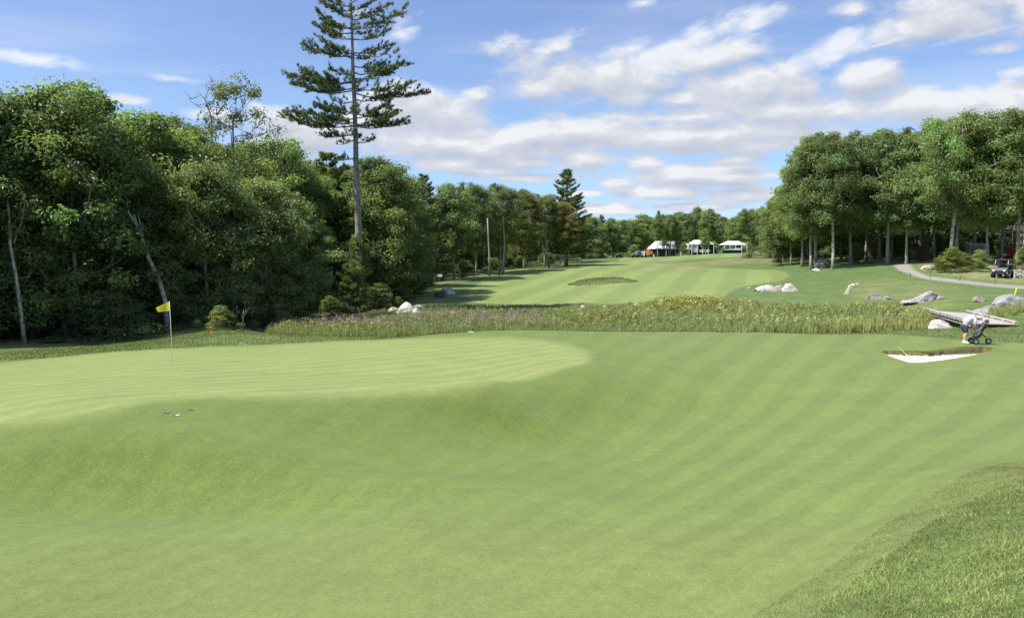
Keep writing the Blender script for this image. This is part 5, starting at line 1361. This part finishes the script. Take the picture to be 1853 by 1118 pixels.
# ------------------------------------------------------------ rake in the bunker
def rake():
    h = hit(1653, 650.5); e = hit(1625, 632); h.z -= .12
    top = at(1625, 627.5, e.y+.1)
    root = empty('bunker_rake', h, label='wooden rake lying in the sand with its handle over the bunker lip', cat='rake')
    t = top-h; MB().tube([(0, 0, .02), t*.5+Vector((0, 0, .02)), t], [.018, .018, .017], 6).build('handle', plain('rake_wood', (.50, .36, .22), .7), root, True)
    MB().box((.08, 0, .0), (.56, .05, .045)).build('rake_head', plain('rake_head_wood', (.30, .20, .13), .7), root)
    tt = MB()
    for i in range(12): tt.box((-.17+i*.045, 0, -.035), (.010, .012, .05))
    tt.build('teeth', M_STEEL, root)
rake()

# ------------------------------------------------------------ golfer and push cart
def skin(name, verts, edges, radii, mat, parent, root=0, sub=1, smooth=True):
    me = bpy.data.meshes.new(name); me.from_pydata([tuple(v) for v in verts], edges, []); o = bpy.data.objects.new(name, me); COL.objects.link(o)
    md = o.modifiers.new('skin', 'SKIN'); md.use_smooth_shade = True
    for i, r in enumerate(radii):
        sv = me.skin_vertices[0].data[i]; sv.radius = (r, r) if not hasattr(r, '__len__') else r; sv.use_root = (i == root)
    sb = o.modifiers.new('sub', 'SUBSURF'); sb.levels = sb.render_levels = sub
    dg = bpy.context.evaluated_depsgraph_get(); em = bpy.data.meshes.new_from_object(o.evaluated_get(dg)); em.name = name
    bpy.data.objects.remove(o); em.materials.clear(); em.materials.append(mat)
    em.polygons.foreach_set('use_smooth', [True]*len(em.polygons))
    return link(name, em, parent)
M_SKIN = plain('skin', (.55, .30, .21), .55, .3, var=.05); M_SHIRT = plain('shirt_pale_blue', (.50, .52, .60), .8, .1, var=.06, scale=5); M_SHORTS = plain('shorts_navy', (.060, .078, .125), .85, .1, var=.15, scale=6)
M_NAVY = plain('vest_navy', (.03, .035, .06), .8, .1); M_CAP = plain('cap_cream', (.78, .80, .70), .7, .2, var=.05)
def golfer():
    b = at(1748.5, 621, 37.0); b.z = ground(b.x, b.y)
    root = empty('person', b, label='golfer in pale shirt and navy shorts bending over a black golf bag', cat='person')
    # x: towards the bag, z up; left and right limbs differ in y
    V = [(-.15, 0, .93)]; E = []; Rr = [(.11, .13)]
    def add(p, r, par): V.append(p); Rr.append(r); E.append((par, len(V)-1)); return len(V)-1
    s1 = add((.02, 0, 1.05), (.10, .12), 0); s2 = add((.17, 0, 1.16), (.10, .13), s1); s3 = add((.28, 0, 1.21), (.10, .15), s2)
    nk = add((.40, 0, 1.235), .062, s3); h1 = add((.475, 0, 1.215), .075, nk); h2 = add((.535, 0, 1.19), (.098, .085), h1); h3 = add((.60, 0, 1.165), (.075, .07), h2); ns = add((.60, 0, 1.09), .028, h2)
    for sy in (-1, 1):
        hp = add((-.15, .095*sy, .86), .105, 0); kn = add((-.055+.03*sy, .11*sy, .50), .062, hp); cf = add((-.085+.03*sy, .11*sy, .36), .058, kn); an = add((-.085+.04*sy, .11*sy, .09), .036, cf); ft = add((.04+.04*sy, .12*sy, .035), .035, an)
        sh = add((.27, .17*sy, 1.17), .066, s3); el = add((.28+.02*sy, .22*sy, .87), .044, sh); wr = add((.42, .12*sy, .65), .029, el); pm = add((.46, .09*sy, .585), (.038, .028), wr)
        for q in range(4):
            f1 = add((.47+.012*q, (.09-.022*(q-1.5))*sy, .535), .0115, pm); f2 = add((.485+.012*q, (.085-.022*(q-1.5))*sy, .505-.006*(q in (1, 2))), .010, f1)
        th = add((.495, .09*sy, .575), .0125, pm); add((.515, .085*sy, .55), .011, th)
    skin('body', V, E, Rr, M_SKIN, root)
    # shirt: trunk and short sleeves
    V = [(-.16, 0, .945), (.0, 0, 1.06), (.17, 0, 1.18), (.28, 0, 1.222), (.36, 0, 1.23)]; E = [(0, 1), (1, 2), (2, 3), (3, 4)]; Rr = [(.175, .205), (.17, .19), (.155, .185), (.135, .185), .085]
    for sy in (-1, 1):
        V += [(.27, .185*sy, 1.16), (.275, .212*sy, 1.02), (.28, .218*sy, .95)]; k = len(V)-3; E += [(3, k), (k, k+1), (k+1, k+2)]; Rr += [.088, .080, .078]
    skin('shirt', V, E, Rr, M_SHIRT, root)
    V = [(-.14, 0, .96), (-.16, 0, .88)]; E = [(0, 1)]; Rr = [(.165, .19), (.15, .17)]
    for sy in (-1, 1):
        V += [(-.15, .10*sy, .80), (-.085+.015*sy, .108*sy, .62), (-.07+.02*sy, .11*sy, .54)]; k = len(V)-3; E += [(1, k), (k, k+1), (k+1, k+2)]; Rr += [.125, .108, .106]
    skin('shorts', V, E, Rr, M_SHORTS, root)
    for sy in (-1, 1):
        x0 = -.04+.04*sy
        MB().ell((x0+.03, .12*sy, .045), (.155, .052, .05)).ell((x0-.07, .115*sy, .065), (.06, .05, .06)).build('shoe', M_WHITE, root, True)
        MB().tube([(-.085+.04*sy, .11*sy, .07), (-.085+.04*sy, .11*sy, .15)], .045, 8).build('sock', M_WHITE, root, True)
    Mh = Euler((0, .5, 0)).to_matrix()
    c = MB(); c.ell((.555, 0, 1.225), (.125, .10, .085), Mh, 12, 9); c.build('cap', M_CAP, root, True)
    MB().ell((.665, 0, 1.145), (.075, .075, .014), Euler((0, .9, 0)).to_matrix()).build('cap_brim', M_CAP, root, True)
    f = MB(); f.ell((.57, -.085, 1.15), (.012, .012, .018)).ell((.57, .085, 1.15), (.012, .012, .018)).ell((.50, -.088, 1.18), (.022, .014, .03)).ell((.50, .088, 1.18), (.022, .014, .03)); f.build('ears', M_SKIN, root, True)
    MB().ell((.47, 0, 1.215), (.075, .09, .075), Mh).build('hair', plain('hair_grey', (.35, .33, .31), .9), root, True)
    v = MB(); v.tube([(.345, -.06, 1.245), (.37, 0, 1.27), (.345, .06, 1.245)], .03, 6); v.tube([(.375, -.07, 1.17), (.39, 0, 1.14), (.375, .07, 1.17)], .03, 6); v.build('collar', M_NAVY, root, True)
golfer()
def cart():
    b = at(1760.5, 621, 36.75); b.z = ground(b.x, b.y)
    root = empty('push_cart', b, label='black three wheeled golf push cart in front of the golfer', cat='golf cart')
    wm = MB(); 
    def wheel(x, y, r, nm='wheel'):
        e = MB(); e.lathe([(r*.62, -.03), (r*.92, -.032), (r, -.018), (r, .018), (r*.92, .032), (r*.62, .03)], M=Euler((R(90), 0, 0)).to_matrix(), sides=20)
        w_ = e.build(nm, M_RUBBER, root, True, loc=(x, y, r+.005))
        MB().lathe([(0, -.025), (r*.30, -.026), (r*.62, -.02), (r*.62, .02), (r*.3, .026), (0, .025)], M=Euler((R(90), 0, 0)).to_matrix(), sides=16).build('hub', M_STEEL if x > .3 else M_GREYP, w_)
    wheel(.0, -.24, .145); wheel(.05, .24, .145); wheel(.70, -.02, .145)
    f = MB(); f.tube([(.70, -.02, .15), (.56, -.02, .34), (.33, -.02, .55)], .022, 8); f.tube([(.0, -.24, .15), (.14, -.10, .33), (.24, 0, .48)], .016, 6); f.tube([(.05, .24, .15), (.14, .10, .33), (.24, 0, .48)], .016, 6)
    f.tube([(.06, 0, .30), (.24, 0, .52), (.52, 0, .95), (.60, 0, 1.02)], .018, 8); f.build('frame', M_BLACK, root, True)
    h = MB(); h.tube([(.60, -.14, 1.06), (.62, 0, 1.08), (.60, .14, 1.06)], .016, 6); h.tube([(.58, 0, 1.0), (.62, 0, 1.08)], .014, 6); h.build('handlebar', M_BLACK, root, True)
    bag = empty('golf_bag', b, label='black golf bag with covered clubs strapped on the push cart', cat='golf bag')
    ax = Vector((.47, 0, .67)).normalized(); M = ax.to_track_quat('Z', 'Y').to_matrix()
    base = Vector((.085, 0, .30))
    bb = MB(); bb.lathe([(0, 0), (.125, .0), (.135, .04), (.13, .3), (.12, .55), (.135, .74), (.14, .80), (.0, .80)], base, 18, M); bb.build('bag_body', M_BLACK, bag, True)
    P = lambda u, v, z: base+M @ Vector((u, v, z))
    xd = M @ Vector((1, 0, 0))
    pk = MB(); pk.ell(P(0, .125, .26), (.095, .055, .21), M); pk.ell(P(.12, 0, .22), (.055, .085, .2), M); pk.ell(P(-.12, .0, .22), (.055, .085, .2), M); pk.ell(P(0, -.11, .24), (.09, .06, .19), M); pk.build('pocket', plain('bag_pocket', (.035, .036, .042), .5, .4), bag, True)
    st = MB(); st.tube([P(.09, -.09, .62), P(.2, -.1, .42), P(.16, -.1, .15)], .014, 5); st.build('strap', M_BLACK, bag, True)
    hc = [(-.05, .04, .93, .05, M_BLACK), (.05, -.03, .97, .055, M_BLACK), (.0, -.06, .89, .042, M_WHITE), (.06, .05, .90, .04, M_BLACK), (-.03, -.02, .87, .03, M_WHITE), (.035, -.07, .93, .025, M_YEL)]
    for u, v, z, r, mt in hc:
        c = MB(); c.ell(P(u, v, z), (r, r, r*1.5), M, 8, 6); h = c.build('club_cover', mt, bag, True)
    for u, v, z in [(-.08, 0, .92), (.02, .08, .94), (-.06, -.07, .90)]:
        c = MB(); c.tube([P(u*.6, v*.6, .6), P(u, v, z)], .006, 5); c.box(P(u+.015, v, z+.02), (.06, .03, .04), rot=M.to_4x4()); c.build('iron_club', M_STEEL, bag)
cart()

# ------------------------------------------------------------ shrubs, vehicle, fence, tower by the grove
tree('bushy', 1722, 87, top=450, wide=1.75, label='big rounded green shrub left of the utility vehicle', cat='shrub', leaf=L_SHRUB)
tree('bushy', 1706, 88, top=464, wide=1.6, label='lower left lobe shrub in front of the big forked oak', cat='shrub', leaf=L_SHRUB)
tree('bushy', 1744, 89, top=460, wide=1.7, label='middle green shrub joining the two big shrubs left of the vehicle', cat='shrub', leaf=L_SHRUB)
tree('bushy', 1775, 88, top=455, wide=1.8, label='yellowish airy shrub immediately left of the utility vehicle', cat='shrub', leaf=L_LIGHT)
tree('bushy', 1829, 98, top=442, wide=1.0, label='rust red shrub in front of the wooden tower', cat='shrub', leaf=L_RED)
tree('bushy', 1851, 92, top=448, wide=1.3, label='bright green shrub at the right picture edge above the fence', cat='shrub', leaf=L_LIGHT)
def utv():
    b = hit(1815, 502); root = empty('utility_vehicle', b, R(-48), label='black and grey open utility vehicle parked on dry grass beside the fence', cat='utility vehicle')
    # vehicle faces local -y
    body = MB(); body.box((0, .1, .50), (1.30, 2.5, .22)); body.box((0, -.25, .42), (1.25, .9, .1)); body.build('chassis', M_BLACK, root)
    h = MB(); V = []; 
    prof = [(-1.32, .55), (-1.36, .72), (-1.22, .86), (-.72, 1.0), (-.62, .60)]
    V = [(-.62, y, z) for y, z in prof]+[(.62, y, z) for y, z in prof]; n = 5
    h.add(V, Q=[(i, (i+1) % n, n+(i+1) % n, n+i) for i in range(n)]); h.add(V[:5], T=[(0, 2, 1), (0, 3, 2), (0, 4, 3)]); h.add(V[5:], T=[(0, 1, 2), (0, 2, 3), (0, 3, 4)]); h.build('hood', plain('hood_grey', (.12, .125, .13), .35, .4), root)
    MB().box((0, -1.40, .46), (1.2, .12, .22)).build('bumper', M_BLACK, root); MB().box((0, -1.365, .64), (.7, .03, .12)).build('grille', M_BLACK, root)
    for sx in (-1, 1):
        MB().box((sx*.48, -1.355, .70), (.2, .04, .1)).build('headlight', M_WHITE, root)
        for wy in (-.95, .95):
            r = .31; w_ = MB().lathe([(r*.55, -.12), (r*.9, -.13), (r, -.09), (r, .09), (r*.9, .13), (r*.55, .12)], M=Euler((0, R(90), 0)).to_matrix(), sides=20).build('tyre', M_RUBBER, root, True, loc=(sx*.60, wy, r))
            MB().lathe([(0, -.08), (r*.5, -.07), (r*.56, -.11)], M=Euler((0, R(-90*sx), 0)).to_matrix(), sides=14).build('rim', M_STEEL, w_)
            MB().lathe([(r*1.12, -.15), (r*1.16, 0), (r*1.12, .15)], M=Euler((0, R(90), 0)).to_matrix(), sides=20).build('fender', M_BLACK, root, True, loc=(sx*.60, wy, r+.03))
        MB().box((sx*.30, .12, .72), (.5, .5, .16)).build('seat', M_BLACK, root); MB().box((sx*.30, .38, .98), (.48, .12, .5)).build('seat_back', M_BLACK, root)
    fr = MB()
    for sx in (-1, 1): fr.tube([(sx*.60, -.70, .95), (sx*.56, -.45, 1.78), (sx*.56, .45, 1.80), (sx*.60, .52, .7)], .030, 8)
    fr.tube([(-.56, -.45, 1.78), (.56, -.45, 1.78)], .03, 8); fr.tube([(-.56, .45, 1.80), (.56, .45, 1.80)], .03, 8); fr.build('roll_cage', M_STEEL, root, True)
    MB().box((0, 0, 1.83), (1.16, .98, .05)).build('roof', M_BLACK, root)
    bed = MB(); bed.box((0, 1.05, .82), (1.36, 1.1, .08)); bed.box((-.66, 1.05, 1.02), (.05, 1.1, .36)); bed.box((.66, 1.05, 1.02), (.05, 1.1, .36)); bed.box((0, .52, 1.05), (1.36, .05, .42)); bed.build('cargo_bed', M_BLACK, root)
    MB().box((0, 1.60, 1.02), (1.30, .05, .34)).build('tailgate', M_BLACK, root)
    MB().box((.1, 1.15, 1.28), (.34, 1.5, .12), rz=.1).build('load', M_GREYP, root)
    MB().lathe([(.0, 0), (.05, 0), (.05, .09), (0, .11)], (-.2, 0, 1.855), 10).build('beacon', M_RED, root)
    MB().tube([(.30+.16*math.cos(a), -.32+.04*math.sin(a), 1.12+.15*math.sin(a)) for a in np.linspace(0, 6.28, 13)], .014, 5).build('steering_wheel', M_BLACK, root, True)
utv()
def fence():
    b = hit(1836, 504); root = empty('split_rail_fence', b, label='grey weathered split rail fence right of the utility vehicle', cat='fence')
    P = [Vector((0, 0, 0)), Vector((1.2, 1.0, 0)), Vector((3.6, .6, 0)), Vector((6.0, .2, 0))]
    for p in P:
        p.z = ground(b.x+p.x, b.y+p.y)-b.z
        MB().box((p.x, p.y, p.z+.38), (.13, .13, .95), rz=.3).build('post', M_RAIL, root)
    for a, c in zip(P[:-1], P[1:]):
        for hz in (.22, .62): MB().bar((a.x, a.y-.09, a.z+hz), (c.x, c.y-.09, c.z+hz+.03), .07, .11).build('rail', M_RAIL, root)
    MB().bar((0, -.1, .62), (-.0+1.0, -.55, .22), .06, .09).build('rail', M_RAIL, root)
fence()
def tower():
    Y = 118; b = onground(1830, Y); root = empty('timber_tower', b, R(14), label='new pine lumber lookout frame on tall posts at the edge of the right grove', cat='tower')
    zl = at(1830, 417, Y).z-b.z; zt = at(1830, 408, Y).z-b.z; zp = at(1830, 387, Y).z-b.z
    w2 = .95
    for sx in (-1, 1):
        for sy in (-1, 1): MB().box((sx*w2, sy*w2, zt/2), (.16, .16, zt)).build('post', M_LUMBER, root)
        MB().bar((sx*w2, -w2, zt), (.5, -w2+.05, zp), .1, .2).build('rafter', M_LUMBER, root); MB().bar((sx*w2, w2, zt), (.5, w2-.05, zp), .1, .2).build('rafter', M_LUMBER, root)
        for k in range(3): MB().box((sx*(w2+.10), 0, zl+.15+k*.30), (.04, 2*w2+.1, .16)).build('side_board', M_LUMBER, root)
    for k in range(3):
        for sy in (-1, 1): MB().box((0, sy*(w2+.10), zl+.15+k*.30), (2*w2+.3, .04, .16)).build('board', M_LUMBER, root)
    for k in range(4): MB().box((-.6+k*.4, -w2-.14, zl+.42), (.10, .03, .85)).build('upright', M_LUMBER, root)
    MB().box((0, 0, zl), (2*w2+.05, 2*w2+.05, .14)).build('platform', M_LUMBER, root)
    for k in range(5): MB().bar((-w2+.1+k*.22, -w2+.02, zt+.25+k*.36), (.5, -w2+.03, zt+.25+k*.36), .03, .12).build('siding', M_LUMBER, root)
tower()
def house():
    Y = 128; b = onground(1872, Y); root = empty('house', b, R(8), label='pale grey house wall half hidden at the right picture edge', cat='house')
    h = at(1850, 418, Y).z-b.z
    MB().box((0, 2, h/2), (4.2, 5, h)).build('wall', plain('house_wall', (.52, .53, .54), .8, var=.12, scale=2), root)
    r = MB(); r.add([(-2.4, -.8, h+.01), (2.4, -.8, h+.01), (2.4, 4.8, h+.01), (-2.4, 4.8, h+.01), (0, -.8, h+1.6), (0, 4.8, h+1.6)], Q=[(0, 3, 5, 4), (1, 4, 5, 2), (0, 1, 2, 3)], T=[(0, 4, 1), (3, 2, 5)]); r.build('roof', M_GREYP, root)
    for wx in (-1.1, 1.1):
        w_ = MB().box((wx, -.53, h*.55), (1.0, .08, 1.3)).build('window', M_WHITE, root); MB().box((wx, -.585, h*.55), (.8, .03, 1.1)).build('pane', M_GLASS, w_)
house()
def trailer():
    Y = 112; b = onground(1765, Y); root = empty('box_trailer', b, R(-20), label='grey box trailer in the shade behind the big shrubs', cat='trailer')
    MB().box((0, 0, 1.45), (1.9, 3.4, 1.9)).build('box', M_GREYP, root); MB().box((.0, -1.72, 1.4), (1.6, .05, 1.6)).build('door', M_GLASS, root); MB().box((0, 0, .42), (1.5, 3.6, .14)).build('chassis', M_BLACK, root)
    for sx in (-1, 1): MB().lathe([(0, -.1), (.3, -.1), (.34, 0), (.3, .1), (0, .1)], M=Euler((0, R(90), 0)).to_matrix(), sides=14).build('wheel', M_RUBBER, root, True, loc=(sx*.85, .2, .34))
trailer()
def hut():
    Y = 118; b = onground(1670, Y); root = empty('portable_toilet', b, R(10), label='dark red brown portable hut in the shade left of the big shrubs', cat='hut')
    MB().box((0, 0, 1.1), (1.2, 1.2, 2.1)).build('cabin', plain('hut_red', (.09, .035, .03), .6, var=.2), root); MB().box((0, -.62, 1.05), (.8, .04, 1.8)).build('door', plain('hut_door', (.13, .06, .05), .6), root); MB().box((0, 0, 2.2), (1.3, 1.3, .1)).build('roof', M_BLACK, root)
hut()

# ------------------------------------------------------------ tents and building machines before the far wood
def tent(px0, px1, ridge, eave, base, Y, label, hip=.12, wall=True, depth=9, posts=8, name='event_tent', legs=M_STEEL, skirt=None, ground_=None):
    a, c = at(px0, eave, Y), at(px1, eave, Y); cx = (a.x+c.x)/2; W_ = c.x-a.x
    gz = ground(cx, Y); root = empty(name, (cx, Y, gz), label=label, cat='tent')
    ez = a.z-gz; rz_ = at(px0, ridge, Y).z-gz; hp = W_*hip
    r = MB(); x0, x1 = -W_/2, W_/2
    r.add([(x0, 0, ez), (x1, 0, ez), (x1, depth, ez), (x0, depth, ez), (x0+hp, depth*.42, rz_), (x1-hp, depth*.42, rz_)], Q=[(0, 1, 5, 4), (2, 3, 4, 5), (0, 3, 2, 1)], T=[(0, 4, 3), (1, 2, 5)]); r.build('roof', M_FAB, root)
    n = posts
    for i in range(n+1):
        MB().tube([(x0+W_*i/n, .1, -.3), (x0+W_*i/n, .1, ez)], .09, 6).build('post', legs, root)
    if skirt:
        for i in range(n): MB().box((x0+W_*(i+.5)/n, .35, ez/2-.1), (W_/n-.2, .06, ez-.15)).build('wall_panel', skirt, root)
    return root, W_, ez, rz_
# long pavilion: steep white fabric over a dark lower storey
t1, W1, e1, r1 = tent(1180, 1254, 436, 450.5, 464, 292, 'long white pavilion tent with a dark lower storey left among the far trunks', .14, posts=12, skirt=M_DARKNET, legs=M_BLACK, depth=12)
for i, (x, w_, mt) in enumerate([(-W1*.36, 2.0, M_FAB), (-W1*.22, 1.0, M_STEEL), (-W1*.1, 1.6, M_FAB), (.02*W1, .9, M_STEEL), (.13*W1, 1.4, M_FAB)]):
    MB().box((x, .2+i*.01, e1+.55*(r1-e1)*.5), (w_, .25, .5*(r1-e1)), rot=Euler((-.5, 0, 0))).build('roof_fold', mt, t1)
MB().box((W1*.28, -.2, e1*.35), (2.6, 1.2, e1*.7)).build('door_panel', M_FAB, t1)
t2, W2, e2, r2 = tent(1252, 1292, 434, 442, 462, 286, 'taller white tent touching the right end of the long pavilion', .2, posts=4, legs=M_WHITE, depth=8)
MB().box((-W2*.33, .3, e2*.68), (W2*.28, .06, e2*.62)).build('wall_panel', M_FAB, t2); MB().box((W2*.1, .3, e2*.45), (W2*.5, .06, e2*.22)).build('wall_panel', M_FAB, t2)
MB().box((0, .5, e2*.16), (W2*.98, .06, e2*.3)).build('dark_panel', M_DARKNET, t2)
MB().box((-W1*.5-.1+W1*.93, -.3, e1+.9), (1.4, .3, 2.4)).build('pillar', M_FAB, t1)
t3, W3, e3, r3 = tent(1311, 1352, 436, 443, 462, 268, 'open white canopy tent with a low hipped roof at the right of the far clearing', .25, posts=4, legs=M_WHITE, depth=8)
e = empty('covered_stack', onground(1325, 262), label='low teal tarpaulin covered stack beneath the open canopy tent', cat='stack'); MB().box((0, 0, .9), (5.6, 2, 1.1)).build('base', M_DARKNET, e); r = MB(); r.add([(-3, -1.2, 1.45), (3, -1.2, 1.45), (3, 1.2, 1.45), (-3, 1.2, 1.45), (-2.4, 0, 2.1), (2.4, 0, 2.1)], Q=[(0, 1, 5, 4), (2, 3, 4, 5)], T=[(0, 4, 3), (1, 2, 5)]); r.build('tarpaulin', M_TEAL, e)
def telehandler():
    Y = 272; b = onground(1173, Y); root = empty('telehandler', b, label='orange telescopic handler with its boom raised to the right', cat='telehandler')
    MB().box((0, 0, 1.0), (1.6, 4.2, .9)).build('chassis', M_ORANGE, root)
    MB().box((-.9, .2, 1.9), (.9, 1.4, 1.5)).build('cab', M_ORANGE, root); MB().box((-.9, -.52, 2.05), (.7, .04, .9)).build('window', M_GLASS, root)
    top = at(1183, 446, Y-1.5)-b
    MB().bar((-1.2, -.6, 1.6), (-1.2+(top.x+1.2)*.6, -1.0, 1.6+(top.z-1.6)*.6), .45, .50).build('boom', M_ORANGE, root); MB().bar((-1.2+(top.x+1.2)*.55, -1.0, 1.6+(top.z-1.6)*.55), tuple(top), .3, .32).build('boom_extension', plain('boom_inner', (.72, .52, .33), .5), root)
    for sx in (-1, 1):
        for sy in (-1, 1): MB().lathe([(0, -.2), (.5, -.2), (.6, -.1), (.6, .1), (.5, .2), (0, .2)], M=Euler((0, R(90), 0)).to_matrix(), sides=14).build('wheel', M_RUBBER, root, True, loc=(sx*1.0, sy*1.3, .6))
    MB().box((.2, -2.3, 1.5), (1.6, .9, 1.4)).build('counterweight', M_ORANGE, root)
telehandler()
def truck():
    Y = 270; b = onground(1149, Y); root = empty('dump_trailer', b, label='silver tipping trailer left of the blue and white machine', cat='trailer')
    MB().box((0, 0, .8), (3.2, 1.8, .3)).build('chassis', M_BLACK, root); MB().box((-.1, 0, 1.5), (3.2, 1.9, .5), rot=Euler((0, -.45, 0))).build('tipping_bed', M_STEEL, root)
    for sx in (-1, 1): MB().lathe([(0, -.15), (.4, -.15), (.45, 0), (.4, .15), (0, .15)], M=Euler((R(90), 0, 0)).to_matrix(), sides=14).build('wheel', M_RUBBER, root, True, loc=(sx*.8, -.95, .45))
    b = onground(1157, Y); root = empty('site_machine', b, label='blue and white building machine left of the orange telehandler', cat='machine')
    MB().box((0, 0, 1.0), (1.5, 1.5, 1.5)).build('body', M_BLUE, root); MB().box((-.2, 0, 2.1), (1.2, 1.3, .7)).build('cab', M_BLUE, root); MB().box((-.2, -.66, 2.1), (.8, .03, .5)).build('window', M_GLASS, root); MB().box((1.25, .1, 1.3), (1.0, 1.3, 1.6)).build('tank', M_WHITE, root)
    for sx in (-1, 1): MB().lathe([(0, -.15), (.35, -.15), (.4, 0), (.35, .15), (0, .15)], M=Euler((R(90), 0, 0)).to_matrix(), sides=14).build('wheel', M_RUBBER, root, True, loc=(sx*.8, -.8, .4))
    b = onground(1178.5, 255); root = empty('generator', b, label='small grey generator box on the grass below the telehandler', cat='generator'); MB().box((0, 0, .7), (1.2, .9, 1.0)).build('housing', M_GLASS, root); MB().box((.75, 0, .7), (.3, .9, .9)).build('end_panel', M_WHITE, root)
    # worker in a bright vest
    b = onground(1152.5, 266); root = empty('person', b, label='worker in a bright yellow vest standing before the blue machine', cat='person')
    V = [(0, 0, .95), (0, 0, 1.2), (0, 0, 1.42), (0, 0, 1.52), (0, 0, 1.68)]; E = [(0, 1), (1, 2), (2, 3), (3, 4)]; Rr = [.15, .15, .14, .06, .10]
    for s in (-1, 1):
        V += [(s*.10, 0, .85), (s*.12, .02*s, .48), (s*.13, 0, .08)]; k = len(V)-3; E += [(0, k), (k, k+1), (k+1, k+2)]; Rr += [.09, .065, .045]
        V += [(s*.22, 0, 1.38), (s*.27, -.03, 1.12), (s*.26, -.12, .88)]; k = len(V)-3; E += [(2, k), (k, k+1), (k+1, k+2)]; Rr += [.06, .045, .035]
    skin('body', V, E, Rr, M_NAVY, root); skin('vest', [(0, 0, 1.0), (0, 0, 1.2), (0, 0, 1.4)], [(0, 1), (1, 2)], [.18, .18, .175], plain('hi_vis', (.65, .80, .06), .6), root)
    MB().ell((0, 0, 1.72), (.11, .12, .13)).build('helmet', M_WHITE, root, True)
truck()
for i, (px, lb) in enumerate([(1058.5, 'left of two white cone markers before the far wood'), (1063, 'right of two white cone markers before the far wood')]):
    b = onground(px, 232); MB().lathe([(.42, 0), (.40, .12), (.22, .15), (.16, 1.2), (.0, 1.35)], sides=12).build('cone_marker', M_WHITE, None, True, loc=(b.x, b.y, b.z), label=lb, cat='marker')
b = onground(1120, 262); e = empty('golf_buggy', b, label='small dark buggy among the trunks of the far wood', cat='buggy'); MB().box((0, 0, .7), (2.2, 1.1, .7)).build('body', M_BLACK, e); MB().box((0, 0, 1.85), (1.8, 1.1, .08)).build('roof', M_BLACK, e)
for sx in (-1, 1):
    MB().box((sx*.8, -.5, 1.4), (.06, .06, .85)).build('post', M_BLACK, e); MB().lathe([(0, -.1), (.25, -.1), (.28, 0), (.25, .1), (0, .1)], M=Euler((R(90), 0, 0)).to_matrix(), sides=12).build('wheel', M_RUBBER, e, loc=(sx*.75, -.56, .28))
